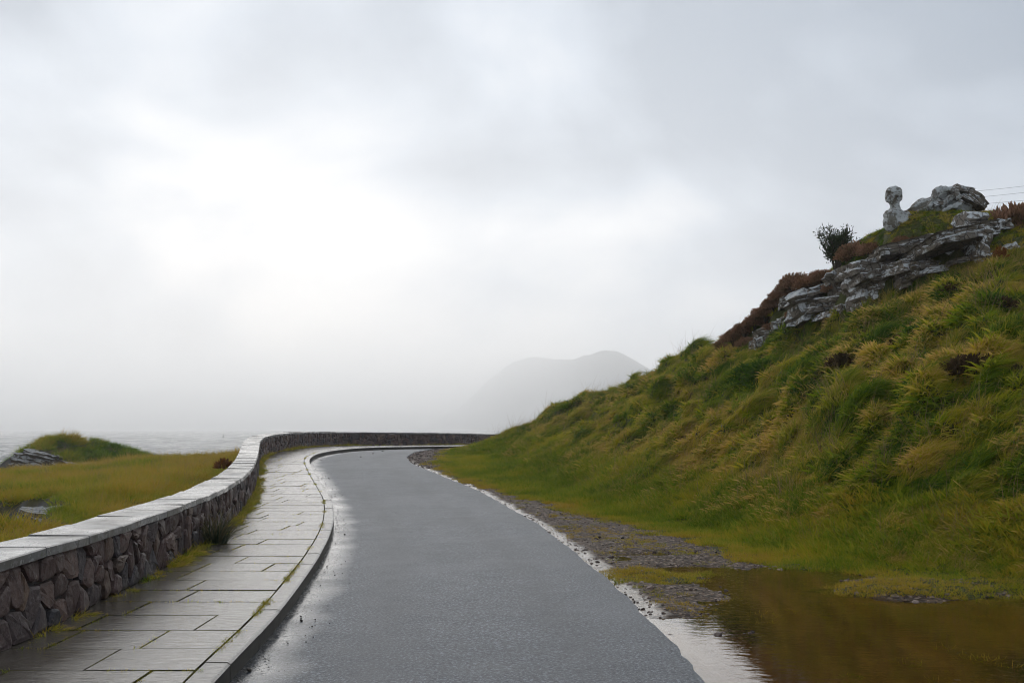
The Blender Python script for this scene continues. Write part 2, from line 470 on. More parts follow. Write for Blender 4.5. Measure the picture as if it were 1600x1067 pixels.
def mat_sea():
    m = M('sea_water')
    g = m.noise(0.16, 5, 0.65, stretch=(1.0, 0.13, 1.0), dist=0.3); a = m.noise(0.35, 5, 0.6, stretch=(0.8, 1.3, 1.0)); b = m.noise(1.5, 4, 0.6)
    h = m.math('ADD', m.math('MULTIPLY', a, 0.6), m.math('MULTIPLY', b, 0.2))
    rough = m.ramp(g, [(0.38, 0.08), (0.62, 0.26)])
    st = m.n('ShaderNodeBump'); m.put(st.inputs['Height'], h); st.inputs['Distance'].default_value = 5.0
    m.put(st.inputs['Strength'], m.ramp(g, [(0.36, 0.35), (0.64, 1.0)]))
    return m.set((0.035, 0.055, 0.065), rough, st.outputs[0], 0.5, 1.33)

def mat_plain(name, color, rough=0.6, var=0.25, scale=8, metal=0.0):
    m = M(name)
    c2 = tuple(c * (1 - var) for c in color)
    col = m.mix(m.noise(scale, 5), color, c2)
    return m.set(col, rough, m.bump(m.noise(scale * 4, 4), 0.25, 0.01), 0.4, metal=metal)

MAT = dict(asphalt=mat_asphalt(), slab=mat_slab(), kerb=mat_slab('wet_kerb_stone', 0.45), coping=mat_coping(), stone=mat_wallstone(),
           mortar=mat_mortar(), bed=mat_bed(), ground=mat_ground(), soil=mat_soil(), rock=mat_rock(), darkrock=mat_rock('shore_rock', 0.8, 0.55), sea=mat_sea())
_d = M('dark_kerb_face'); MAT['kerb_face'] = _d.set(_d.mix(_d.noise(7, 5), (0.03, 0.027, 0.022), (0.07, 0.062, 0.05)), 0.6, _d.bump(_d.noise(30, 4), .4, .01), .2)
GREEN = [(0.0, (0.055, 0.115, 0.013)), (0.35, (0.18, 0.25, 0.016)), (0.65, (0.38, 0.365, 0.02)), (1.0, (0.52, 0.385, 0.028))]
MAT['grass'] = mat_leaf('long_grass_blade', GREEN, (0.62, 0.39, 0.12), 0.5)
MAT['short'] = mat_leaf('short_grass_blade', [(0.0, (0.07, 0.15, 0.010)), (0.45, (0.19, 0.28, 0.014)), (0.75, (0.38, 0.345, 0.020)), (1.0, (0.48, 0.31, 0.03))], (0.48, 0.32, 0.07), 0.36)
MAT['stalk'] = mat_leaf('dry_stalk', [(0.0, (0.20, 0.13, 0.06)), (1.0, (0.36, 0.25, 0.12))], None, 0.2)

# ------------------------------------------------------------------ traced lines of the place
wall_px = [(0, 1017), (37, 1001), (87, 974), (141, 949), (178, 929), (223, 905), (270, 878), (312, 852), (350, 824), (375, 800), (391, 776), (399, 754), (402, 737), (404, 720), (411, 712), (427, 706.8), (452, 702), (490, 697.6), (540, 696), (620, 695.3), (700, 694.8), (770, 694.4)]
wp = [ground_pt(x, y, PV) for x, y in wall_px]
wp = [np.array([-3.22, 0.5]), np.array([-3.24, 3.0])] + wp + [wp[-1] + np.array([6, .2]), wp[-1] + np.array([13, -1.2])]
WALL = Curve(smooth_curve(wp, .15, .7))

kerb_px = [(325, 1067), (376.6, 1016), (428.4, 963), (458.6, 924), (497.5, 869.4), (514.7, 835.4), (521, 814.7), (521, 791.6), (517, 777), (506, 760), (490, 735), (483, 721), (484, 714.5), (496, 708), (515, 704), (547, 700.3), (581, 698.6), (626, 697.9), (690, 697.0), (750, 696.5)]
kp = [ground_pt(x, y, PV) for x, y in kerb_px]
kp = [kp[0] + np.array([.62, -6.0]), kp[0] + np.array([.30, -3.0])] + kp + [kp[-1] + np.array([6, .1]), kp[-1] + np.array([13, -1.4])]
KERB = Curve(smooth_curve(kp, .15, .55))     # road-side top edge

edge_px = [(1102, 1065), (1078, 1035), (1056, 1011), (1037, 986), (1020, 971), (999, 954), (969, 924), (945, 900), (929, 888), (884, 850.6), (837, 817), (775, 781), (732, 759), (700, 747.5), (675, 737), (645, 725), (634, 714.7), (645, 707), (667, 702.7), (705, 699.7), (750, 698.3)]
ep = [ground_pt(x, y) for x, y in edge_px]
ep = [ep[0] + np.array([.35, -5.5]), ep[0] + np.array([.15, -2.5])] + ep + [ep[-1] + np.array([6, .2]), ep[-1] + np.array([12, -1.2])]
EDGE = Curve(smooth_curve(ep, .12, .35))

grass_px = [(760, 698.0), (742, 699), (705, 703), (684, 711), (674, 724), (690, 735), (720, 748), (771, 764), (816, 776), (869, 789), (912, 804), (962, 811), (1000, 819), (1100, 850), (1165, 874), (1230, 884), (1330, 890), (1450, 903), (1600, 928), (1800, 975)]
GEDGE = np.array([ground_pt(x, y) for x, y in grass_px])
GEDGE = GEDGE[::-1]

# ------------------------------------------------------------------ road
def build_road():
    n, k = 420, 14
    a = KERB.at(np.linspace(0, KERB.L, n), 0.02); b = EDGE.at(np.linspace(0, EDGE.L, n))
    sb = np.linspace(0, EDGE.L, n)
    wob = .022 * fbm(sb * 2.1, sb * 0 + 3, octv=4, gain=.6)
    b = EDGE.at(sb) ; nb = np.c_[np.interp(sb, EDGE.s, EDGE.n[:, 0]), np.interp(sb, EDGE.s, EDGE.n[:, 1])]
    b = b + nb * wob[:, None]
    # pair the two edges by direction so that the cross lines stay short at the bend
    V, G = [], []
    t = np.linspace(0, 1, k)
    for i in range(n):
        for j, u in enumerate(t):
            p = a[i] * (1 - u) + b[i] * u
            V.append((p[0], p[1], float(prof(p[1])) + .012 * math.sin(math.pi * u) - .012 * (1 - u)))
    V = np.array(V)
    gd = np.abs(signed_dist(KERB.p[::2], V[:, 0], V[:, 1]))
    # a rim that goes down into the verge
    o = grid_obj('road', V, k, n, MAT['asphalt'])
    vattr(o, 'gutter', gd)
    tag(o, kind='structure')
    rim = [(p[0], p[1], float(prof(p[1]))) for p in b] + [(p[0] + .02, p[1], float(prof(p[1])) - .09) for p in b]
    m = mesh_obj('road_edge', rim, [(i, i + n, i + n + 1, i + 1) for i in range(n - 1)], MAT['asphalt'], o)
    vattr(m, 'gutter', np.full(2 * n, 3.0))
    return o
ROAD = build_road()

# ------------------------------------------------------------------ kerb stones
def sweep_block(name, curve, s0, s1, prof_pts, mat, parent, nseg=3, zoff=0.0, jit=0.0, roll=0.0):
    """a block following the curve: prof_pts = [(offset to the left, height)] closed outline"""
    V, Fc = [], []
    m = len(prof_pts)
    for s in np.linspace(s0, s1, nseg + 1):
        for off, h in prof_pts:
            p = curve.at(s, off); V.append((p[0], p[1], float(prof(p[1])) + h + zoff + jit * ((s - s0) / (s1 - s0) - .5) + roll * off))
    for i in range(nseg):
        for j in range(m):
            a, b = i * m + j, i * m + (j + 1) % m
            Fc.append((a, a + m, b + m, b))
    Fc.append(tuple(range(m))); Fc.append(tuple(reversed(range(nseg * m, (nseg + 1) * m))))
    c = np.mean(np.array(V), axis=0)
    o = mesh_obj(name, np.array(V) - c, Fc, mat, None)
    o.location = c
    o.parent = parent
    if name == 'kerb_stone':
        o.data.materials.append(MAT['kerb_face'])  # road-side face of each stone gets its own dark colour
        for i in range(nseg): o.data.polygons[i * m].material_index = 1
    return o
kerb = empty('kerb'); tag(kerb, 'grey granite kerb curving along the left edge of the wet road', 'kerb')
KP = [(0.0, -.05), (-.004, PV - .016), (.010, PV - .004), (.022, PV), (.150, PV), (.150, -.05)]
s = 0.15; i = 0
while s < KERB.L - 1:
    ln = 0.915 if s < 60 else 2
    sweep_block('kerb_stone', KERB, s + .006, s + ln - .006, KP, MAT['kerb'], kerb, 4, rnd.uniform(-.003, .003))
    s += ln
KIN = KERB.offset(.156)

# ------------------------------------------------------------------ pavement
def xs_at(curve, y):
    """x where a curve first reaches distance y"""
    k = np.argmax(curve.p[:, 1] >= y)
    a, b = curve.p[max(k - 1, 0)], curve.p[k]
    t = (y - a[1]) / (b[1] - a[1] + 1e-9)
    return a[0] + (b[0] - a[0]) * t
def build_pavement():
    n = 300
    a = WALL.at(np.linspace(0, WALL.L, n), .12); b = KIN.at(np.linspace(0, KIN.L, n))
    V = []
    for i in range(n):
        for u in np.linspace(0, 1, 6):
            p = a[i] * (1 - u) + b[i] * u
            V.append((p[0], p[1], float(prof(p[1])) + PV - .005))
    pv = grid_obj('pavement', np.array(V), 6, n, MAT['bed']); tag(pv, kind='structure')
    lens = [.62, .92, .75, 1.05, .86, .7, .98]
    y = 1.2; row = 0; g = .007
    joints = []
    while y < 31.2:
        y1 = y + .6
        xl0, xl1 = xs_at(WALL, y) - .1, xs_at(WALL, y1) - .1
        xr0, xr1 = xs_at(KIN, y), xs_at(KIN, y1)
        x = min(xl0, xl1) ; xs = [x]
        x += rnd.uniform(.35, .9)
        while x < max(xr0, xr1) - .28:
            xs.append(x); x += rnd.choice(lens)
        xs.append(99)
        for q in range(len(xs) - 1):
            x0, x1 = xs[q], xs[q + 1]
            last = q == len(xs) - 2
            pts = [(x0 + g, y + g), ((xr0 if last else x1) - g, y + g), ((xr1 if last else x1) - g, y1 - g), (x0 + g, y1 - g)]
            if not last: joints.append((x1, y, y1))
            cx = sum(p[0] for p in pts) / 4; cy = y + .3
            tz = rnd.uniform(-.0025, .0025); tx, ty = rnd.uniform(-.003, .003), rnd.uniform(-.003, .003)
            V = []
            for (ins, dz) in ((0, -.03), (0, -.002), (.003, 0)):
                for (px, py) in pts:
                    qx = px + (ins if px < cx else -ins); qy = py + (ins if py < cy else -ins)
                    V.append((qx - cx, qy - cy, float(prof(qy)) - float(prof(cy)) + dz + tz + tx * (qx - cx) + ty * (qy - cy)))
            Fc = [(4 * k + j, 4 * k + (j + 1) % 4, 4 * k + 4 + (j + 1) % 4, 4 * k + 4 + j) for k in (0, 1) for j in range(4)] + [(8, 9, 10, 11)]
            o = mesh_obj('paving_slab', V, Fc, MAT['slab'], None)
            o.data.materials.append(MAT['bed'])
            for k in range(8): o.data.polygons[k].material_index = 1
            o.location = (cx, cy, float(prof(cy)) + PV); o.parent = pv
        y = y1; row += 1
    # beyond the bend the slabs are too small to tell apart: joined rows, clipped between wall and kerb
    bm = bmesh.new()
    us = np.linspace(0, 1, 1)
    sK = np.linspace(0, KIN.L, 900); P = KIN.at(sK)
    sW = np.linspace(0, WALL.L, 900); Q = WALL.at(sW, .1)
    iK = np.where(P[:, 1] > 31.2)[0]; iW = np.where(Q[:, 1] > 31.2)[0]
    kk = P[iK[0]:]; ww = Q[iW[0]:]
    m = 46
    kk = kk[np.linspace(0, len(kk) - 1, m).astype(int)]; ww = ww[np.linspace(0, len(ww) - 1, m).astype(int)]
    for i in range(m - 1):
        cuts = sorted([0, 1, rnd.uniform(.25, .4), rnd.uniform(.55, .8)])
        for u0, u1 in zip(cuts[:-1], cuts[1:]):
            q = [ww[i] * (1 - u0) + kk[i] * u0, ww[i] * (1 - u1) + kk[i] * u1, ww[i + 1] * (1 - u1) + kk[i + 1] * u1, ww[i + 1] * (1 - u0) + kk[i + 1] * u0]
            c = sum(q) / 4
            vs = []
            for p in q:
                d = c - p; d = d / (np.linalg.norm(d) + 1e-9); p = p + d * .007
                vs.append(bm.verts.new((p[0], p[1], float(prof(p[1])) + PV)))
            try: bm.faces.new(vs)
            except Exception: pass
    bmesh.ops.recalc_face_normals(bm, faces=bm.faces)
    for f in bm.faces:
        if f.normal.z < 0: f.normal_flip()
    me = bpy.data.meshes.new('far_paving'); bm.to_mesh(me); bm.free(); me.materials.append(MAT['slab'])
    fp = link(bpy.data.objects.new('far_paving', me), pv); fp['kind'] = 'stuff'
    return pv, joints
PAVE, JOINTS = build_pavement()

# ------------------------------------------------------------------ boundary wall
WH, CT = .535, .07       # stone face height, coping thickness
def clip_poly(poly, nx, ny, c):
    out = []
    for i in range(len(poly)):
        p, q = poly[i], poly[(i + 1) % len(poly)]
        dp, dq = p[0] * nx + p[1] * ny - c, q[0] * nx + q[1] * ny - c
        if dp <= 0: out.append(p)
        if dp * dq < 0:
            t = dp / (dp - dq); out.append((p[0] + t * (q[0] - p[0]), p[1] + t * (q[1] - p[1])))
    return out
def build_wall():
    root = empty('stone_wall', (-3.3, 6, 0))
    tag(root, 'low curved wall of purple-brown rubble stone with flat wet coping', 'wall')
    inv = Matrix.Translation((3.3, -6, 0))
    def fix(o):
        o.parent = root; o.location = Vector(o.location) - Vector(root.location); return o
    # mortar core
    cp = [(.03, -.3), (.03, PV + WH), (.36, PV + WH), (.36, -.9)]
    n = 240
    V, Fc = [], []
    for s in np.linspace(0, WALL.L, n):
        for off, h in cp:
            p = WALL.at(s, off); V.append((p[0], p[1], float(prof(p[1])) + h))
    for i in range(n - 1):
        for j in range(3):
            a = i * 4 + j; Fc.append((a, a + 1, a + 5, a + 4))
    fix(mesh_obj('mortar_core', V, Fc, MAT['mortar'], None))
    # coping slabs
    s = .05
    while s < WALL.L - .9:
        ln = rnd.choice([.78, .82, .86, .8])
        zj = rnd.uniform(-.004, .004)
        cs = [(-.045, PV + WH), (-.045, PV + WH + CT - .010), (-.036, PV + WH + CT - .001), (.43, PV + WH + CT + .002), (.44, PV + WH + CT - .01), (.44, PV + WH)]
        o = sweep_block('coping_slab', WALL, s + .005, s + ln - .005, cs, MAT['coping'], None, 3, zj, rnd.uniform(-.016, .016), rnd.uniform(-.012, .03))
        fix(o); s += ln
    # rubble stones: irregular cells over the face of the wall
    seeds = []
    s = 0.0
    while s < WALL.L:
        rows = rnd.choice([1, 2, 2, 3, 3, 3])
        w = rnd.uniform(.12, .28)
        off = rnd.uniform(-.06, .06)
        for r in range(rows):
            seeds.append((s + w / 2 + rnd.uniform(-.09, .09), (r + .5) / rows * WH + rnd.uniform(-.07, .07) + off))
        s += w
    if True:
        seeds = [(a, min(max(b, .03), WH - .03)) for a, b in seeds]
    stones = []
    for i, (a, b) in enumerate(seeds):
        poly = [(a - .5, 0), (a + .5, 0), (a + .5, WH - .004), (a - .5, WH - .004)]
        ok = True
        for j in range(max(0, i - 12), min(len(seeds), i + 13)):
            if j == i: continue
            c, d = seeds[j]
            dx, dy = c - a, d - b; L = math.hypot(dx, dy)
            if L < .05: ok = j > i; 
            if L < 1e-6: continue
            nx, ny = dx / L, dy / L
            poly = clip_poly(poly, nx, ny, (a + c) / 2 * nx + (b + d) / 2 * ny - .010)
            if len(poly) < 3: break
        if len(poly) < 3: continue
        A = .5 * abs(sum(poly[k][0] * poly[(k + 1) % len(poly)][1] - poly[(k + 1) % len(poly)][0] * poly[k][1] for k in range(len(poly))))
        if A < .003: continue
        stones.append((a, poly))
    stuffV, stuffF = [], []
    cnt = 0
    order = sorted(range(len(stones)), key=lambda i: float(np.linalg.norm(WALL.at(stones[i][0]))) if WALL.at(stones[i][0])[1] > 5.2 else 999)
    near = set(order[:298])
    for i, (a, poly) in enumerate(stones):
        # round the corners a little
        q = []
        for k in range(len(poly)):
            p0, p1 = poly[k], poly[(k + 1) % len(poly)]
            L = math.hypot(p1[0] - p0[0], p1[1] - p0[1]); e = min(.28, .03 / max(L, .01))
            q.append((p0[0] + (p1[0] - p0[0]) * e, p0[1] + (p1[1] - p0[1]) * e)); q.append((p1[0] + (p0[0] - p1[0]) * e, p1[1] + (p0[1] - p1[1]) * e))
        poly = [(x + rnd.uniform(-.006, .006), min(max(y + rnd.uniform(-.006, .006), 0), WH - .002)) for x, y in q]
        cx = sum(p[0] for p in poly) / len(poly); cy = sum(p[1] for p in poly) / len(poly)
        m = len(poly); pr = rnd.uniform(.008, .045); tl, tv = rnd.uniform(-.16, .16), rnd.uniform(-.14, .14)
        V, Fc = [], []
        for sc_, dep in ((1.0, -.035), (.97, pr * .55), (.72, pr)):
            for (x, y) in poly:
                xx, yy = cx + (x - cx) * sc_, cy + (y - cy) * sc_
                dd = dep if dep < 0 else dep + tl * (xx - cx) + tv * (yy - cy) + rnd.uniform(-.010, .008)
                p = WALL.at(xx, -dd); V.append((p[0], p[1], float(prof(p[1])) + PV + yy))
        p = WALL.at(cx, -(pr + rnd.uniform(-.004, .008))); V.append((p[0], p[1], float(prof(p[1])) + PV + cy))
        for r in (0, 1):
            for j in range(m):
                Fc.append((r * m + j, r * m + (j + 1) % m, r * m + m + (j + 1) % m, r * m + m + j))
        for j in range(m): Fc.append((2 * m + j, 2 * m + (j + 1) % m, 3 * m))
        if i in near:
            c = np.mean(np.array(V), axis=0)
            o = mesh_obj('wall_stone', np.array(V) - c, Fc, MAT['stone'], None); o.location = c; fix(o)
        else:
            b0 = len(stuffV); stuffV += V; stuffF += [tuple(k + b0 for k in f) for f in Fc]
    o = fix(mesh_obj('far_wall_stones', stuffV, stuffF, MAT['stone'], None)); o['kind'] = 'stuff'
    return root
WALLO = build_wall()

# ------------------------------------------------------------------ bank, verge and hill on the right
def tps(ctrl):
    P = np.array(ctrl, float); n = len(P)
    def U(r2): return np.where(r2 > 1e-12, .5 * r2 * np.log(r2 + 1e-12), 0)
    d2 = ((P[:, None, :2] - P[None, :, :2]) ** 2).sum(-1)
    A = np.zeros((n + 3, n + 3)); A[:n, :n] = U(d2) + .02 * np.eye(n)
    A[:n, n] = 1; A[:n, n + 1:] = P[:, :2]; A[n, :n] = 1; A[n + 1:, :n] = P[:, :2].T
    w = np.linalg.solve(A, np.r_[P[:, 2], 0, 0, 0])
    def f(X, Y):
        x, y = np.asarray(X, float), np.asarray(Y, float)
        r = w[n] + w[n + 1] * x + w[n + 2] * y
        for i in range(n): r = r + w[i] * U((x - P[i, 0]) ** 2 + (y - P[i, 1]) ** 2)
        return r
    return f
ctrl = []
for px, py in [(772, 699.5), (782, 711), (806, 723), (850, 743), (905, 760), (965, 784), (1050, 803), (1150, 824), (1250, 850), (1400, 880), (1500, 896), (1600, 914), (1750, 950)]:
    p = ground_pt(px, py, .05); ctrl.append((p[0], p[1], .05))
for p in GEDGE[::2]: ctrl.append((p[0], p[1], -.01))
for q in EDGE.p[::14]: ctrl.append((q[0] + .1, q[1], -.02))
CREST = [(784, 690, 38), (812, 676, 37.5), (856, 653, 36.5), (904, 637, 35), (962, 615, 33.5), (1022, 592, 32), (1060, 576, 31), (1100, 559, 29.5), (1140, 542, 28)]
RIDGE = [(1180, 520, 27), (1230, 468, 25.4), (1280, 440, 24.4), (1320, 408, 23.2), (1380, 364, 22.1), (1450, 348, 21.7), (1530, 335, 21.3), (1600, 345, 20.6), (1720, 330, 20)]
LEDGE = [(1340, 396, 22.0), (1380, 385, 21.2), (1410, 381, 20.8), (1450, 373, 20.4), (1500, 358, 20.1), (1540, 352, 19.9)]
CRAGB = [(1150, 548, 26.4), (1190, 542, 25.2), (1240, 510, 24), (1290, 500, 22.9), (1345, 493, 21.5), (1400, 469, 20.5), (1450, 437, 19.7), (1535, 412, 18.9), (1600, 405, 18.4), (1720, 392, 17.8)]
def add_abs(p): ctrl.append((p[0], p[1], p[2] - float(prof(p[1]))))
for c in CREST:
    p = at(*c); add_abs(p); add_abs((p[0] + 1.2, p[1] + 3.2, p[2] - .35)); add_abs((p[0] + 2.5, p[1] + 7, p[2] * .45 + .2))
for c in RIDGE:
    p = at(*c); add_abs(p); add_abs((p[0] + 1.2, p[1] + 2.2, p[2] + .02)); add_abs((p[0] + 4, p[1] + 8, p[2] - .6))
for c in CRAGB + LEDGE: add_abs(at(*c))
for p in [(9, 6, .9), (14, 6, 2.6), (20, 8, 4.3), (30, 10, 6), (30, 20, 7.5), (7, 3, .3), (32, 40, 5), (16, 46, 1.5), (4, 49, .5), (10, 49, .6), (24, 55, 1.5), (5, 1, .0), (12, 1, 1.2), (25, 1, 4)]: add_abs(p)
FOOT = [(770, 711), (800, 723), (850, 743), (905, 760), (965, 784), (1050, 803), (1150, 824), (1250, 850), (1400, 880), (1500, 896), (1600, 914), (1750, 950)]
TOPL = [c for c in CREST] + [c for c in CRAGB]
for fx, fy in FOOT[1:]:
    a = ground_pt(fx, fy, .05); a = np.array([a[0], a[1], .05 + float(prof(a[1]))])
    # straight up the slope to the brow or to the foot of the crag, along and a little across the line of sight
    tx = np.clip(fx + 25, 800, 1720)
    ty = np.interp(tx, [c[0] for c in TOPL], [c[1] for c in TOPL]); td = np.interp(tx, [c[0] for c in TOPL], [c[2] for c in TOPL])
    b = at(tx, ty, td)
    for t in (.3, .65):
        p = a + (b - a) * t; p[2] += .18 * math.sin(math.pi * t); add_abs(p)
HILLF = tps(ctrl)
CRAGPOLY = [(1150, 545), (1190, 540), (1240, 500), (1290, 488), (1345, 478), (1400, 456), (1450, 427), (1535, 404), (1542, 368), (1500, 362), (1440, 378), (1370, 390), (1325, 412), (1310, 430), (1250, 445), (1200, 500), (1150, 530)]

PUD = [ground_pt(x, y, -.03) for x, y in [(960, 1060), (960, 1018), (960, 980), (1045, 968), (1100, 985), (1150, 990), (1190, 1000), (1165, 960), (1150, 920), (1160, 890), (1200, 886), (1290, 890), (1310, 905), (1330, 925), (1400, 938), (1450, 941), (1530, 928), (1600, 940), (1720, 990), (1640, 1010), (1590, 1040), (1600, 1100), (1500, 1200), (1150, 1200)]]
PATCH = ground_pt(1030, 896); PATCH2 = ground_pt(1432, 918)
def hill_height(X, Y):
    h = HILLF(X, Y)
    sg = signed_dist(GEDGE, X, Y)                    # > 0 in the grass
    se = signed_dist(EDGE.p[::4], X, Y)              # > 0 on the verge side of the road
    bank = sstep(.15, 1.6, h)
    h = np.where(sg < .3, np.minimum(h, .03), h)
    h = np.maximum(h, -.03)
    tus = np.abs(fbm(X * 1.5, Y * 1.5, octv=3, seed=4)) - .35
    h = h + bank * (1 - .8 * sstep(4.0, 5.0, h)) * (.42 * tus + .16 * fbm(X * .33, Y * .33, octv=2, seed=9) + .07 * fbm(X * 2.6, Y * 2.6, octv=2, seed=2))
    # low ground of the verge: shallow hollow that holds the puddle
    sp = poly_sd(PUD, X, Y)
    hump = .075 * sstep(1.3, .5, np.hypot((X - PATCH2[0]) / .95, (Y - PATCH2[1]) / .5))
    rough = hump + .026 * fbm(X * 2.2, Y * 2.2, octv=4, gain=.6, seed=21)
    h = h + (1 - bank) * (rough - .085 * sstep(-.6, .8, sp))
    h = np.where(se < .5, np.minimum(h, -.012 - .012 * sstep(.5, 0, se) + .3 * rough), h)
    h = np.where(se < 0.02, -.05 - .05 * sstep(0, -.4, se), h)
    return h + prof(Y), sg, se, sp, bank
class Field:
    """bilinear lookup of fields computed once on a grid"""
    def __init__(s, xs, ys, **f):
        s.xs, s.ys, s.f = xs, ys, f
    def get(s, name, X, Y):
        i = np.clip(np.searchsorted(s.xs, X) - 1, 0, len(s.xs) - 2); j = np.clip(np.searchsorted(s.ys, Y) - 1, 0, len(s.ys) - 2)
        u = np.clip((X - s.xs[i]) / (s.xs[i + 1] - s.xs[i]), 0, 1); v = np.clip((Y - s.ys[j]) / (s.ys[j + 1] - s.ys[j]), 0, 1)
        a = s.f[name]
        return (a[j, i] * (1 - u) + a[j, i + 1] * u) * (1 - v) + (a[j + 1, i] * (1 - u) + a[j + 1, i + 1] * u) * v
def build_hill():
    x0, x1, y0, y1 = -5.0, 30.0, 1.0, 58.0
    xs = np.arange(x0, x1, .16); ys = np.r_[np.arange(y0, 14, .09), np.arange(14, 42, .14), np.arange(42, y1, .5)]
    X, Y = np.meshgrid(xs, ys)
    Z, sg, se, sp, bank = hill_height(X, Y)
    global HF
    HF = Field(xs, ys, z=Z, sg=sg, se=se, sp=sp, bank=bank, h=HILLF(X, Y))
    ke = se > -.6
    # leave the far carriageway behind the nose free
    keep = (ke[:-1, :-1] | ke[1:, 1:] | ke[:-1, 1:] | ke[1:, :-1])
    o = grid_obj('hill', np.c_[X.ravel(), Y.ravel(), Z.ravel()], len(xs), len(ys), MAT['ground'], keep=keep)
    g = sstep(-.12, .12, sg)
    pd = np.hypot((X - PATCH[0]) / .75, (Y - PATCH[1]) / .45)
    g = np.maximum(g, .9 * sstep(1.2, .6, pd + .25 * fbm(X * 3, Y * 3, octv=3, seed=5)))
    pd2 = np.hypot((X - PATCH2[0]) / .95, (Y - PATCH2[1]) / .5)
    g = np.maximum(g, .95 * sstep(1.3, .7, pd2 + .25 * fbm(X * 3, Y * 3, octv=3, seed=6)))
    vattr(o, 'grass', g.ravel())
    vattr(o, 'moss', (sstep(.15, 1.0, se) * (1 - sstep(36, 30, Y) * 0) * sstep(30, 24, Y)).ravel())
    vattr(o, 'wet', sstep(-.1, .35, sp).ravel())
    vattr(o, 'shine', (sstep(.38, .06, se) * sstep(34, 29, Y)).ravel())
    return tag(o, kind='structure')
HILL = build_hill()
mw = M('puddle_water')
mw.set((0.58, 0.44, 0.24), 0.03, mw.bump(mw.noise(7, 3, .5, stretch=(1, 2.2, 1)), .10, .01), .5, 1.33)
mw.b.inputs['Transmission Weight'].default_value = 1.0
mw.set()
def build_puddle():
    xs = np.arange(.2, 9.5, .1); ys = np.arange(2.2, 13.2, .1)
    X, Y = np.meshgrid(xs, ys)
    sp = poly_sd(PUD, X, Y)
    k = sp > -2.6
    keep = k[:-1, :-1] & k[1:, 1:] & k[:-1, 1:] & k[1:, :-1]
    o = grid_obj('puddle_water', np.c_[X.ravel(), Y.ravel(), np.full(X.size, -.038)], len(xs), len(ys), mw.m, keep=keep)
    return tag(o, kind='structure')
build_puddle()

# ------------------------------------------------------------------ coast on the left
SEA = -2.6
lc = []
for q in WALL.p[::12]: 
    n = WALL.n[np.argmin(np.hypot(*(WALL.p - q).T))]
    a = q + n * .45; lc.append((a[0], a[1], float(prof(a[1])) - .05))
for px, py, d in [(20, 748, 33), (0, 760, 28), (60, 770, 24), (120, 760, 26), (200, 745, 28), (280, 736, 31), (345, 726, 33), (300, 722, 41), (250, 722, 44), (200, 728, 42), (150, 733, 40), (80, 742, 38), (130, 800, 18), (60, 815, 15.6), (200, 775, 20), (300, 742, 26), (0, 790, 20), (-120, 770, 24), (-100, 750, 32), (-250, 790, 20)]:
    lc.append(tuple(at(px, py, d)))
for p in [(-9, 44, .1), (-12, 50, -.5), (-15, 56, -1.6), (-8, 52, -.2), (0, 56, .2), (8, 58, 0), (20, 60, 0), (-7.5, 58, -1.5), (0, 64, -2), (10, 66, -2.4), (-20, 62, -3.2), (-28, 44, -1.6), (-33, 42, -3.2), (-33, 52, -3.4), (-26, 56, -3.2), (-30, 28, -2.2), (-36, 30, -3.4), (-26, 18, -.8), (-34, 12, -2.8), (-20, 8, -.3), (-12, 4, -.2), (-8, 1, -.1), (-30, 2, -2), (-38, 2, -3.5), (-5, 72, -3.4), (20, 74, -3.4), (30, 62, -.5)]:
    lc.append(p)
LEFTF = tps([(a, b, c) for a, b, c in lc])
ISC = at(100, 712, 50)
GUL = np.array([(-6.7, 14.4), (-7.9, 17), (-9.0, 19.5), (-9.8, 21.3), (-12, 22.1), (-18, 22.6), (-18, 14.2), (-8.6, 13.8)])
def left_height(X, Y):
    h = LEFTF(X, Y)
    h = h + .12 * fbm(X * .5, Y * .5, octv=3, seed=31) + .07 * (np.abs(fbm(X * 1.6, Y * 1.6, octv=3, seed=33)) - .3)
    # the knoll: steep on the left and front, running down to the right
    dx, dy = X - ISC[0], Y - ISC[1]
    w = fbm(X * .6, Y * .6, octv=3, seed=35)
    prof_x = np.interp(dx, [-3.1, -2.4, -1.6, -.9, .2, 1.2, 2.4, 4.2, 6.5, 8.5], [0, .62, .96, 1.0, 1.02, .95, .66, .38, .16, 0])
    left = sstep(1.6, -.6, dx)
    fr = (left * .55 * sstep(-2.0 - .3 * w, -1.7 - .3 * w, dy) + (1 - .55 * left) * np.clip((dy + 2.6 + .3 * w) / 3.6, 0, 1) ** .8) * sstep(5.5, 2.2, dy)
    kn = 2.55 * prof_x * fr
    base = -.72
    h = np.where((dx > -4) & (dx < 9), np.maximum(h, base * 0 + np.minimum(h, 0) + kn * (1 + .13 * fbm(X * .9, Y * .9, octv=3, seed=36))), h)
    # a narrow gully where the turf has broken away
    sg = poly_sd(GUL, X, Y) + .22 * fbm(X * 1.3, Y * 1.3, octv=3, seed=37)
    h = h - 1.0 * sstep(-.12, .42, sg)
    # keep clear of the wall
    sw = signed_dist(WALL.p[::4], X, Y)      # negative towards the sea
    h = np.where(sw > -.75, np.minimum(h, prof(Y) + .02), h)
    h = np.where(sw > -.25, h - .45, h)
    return h, sg, sw, kn
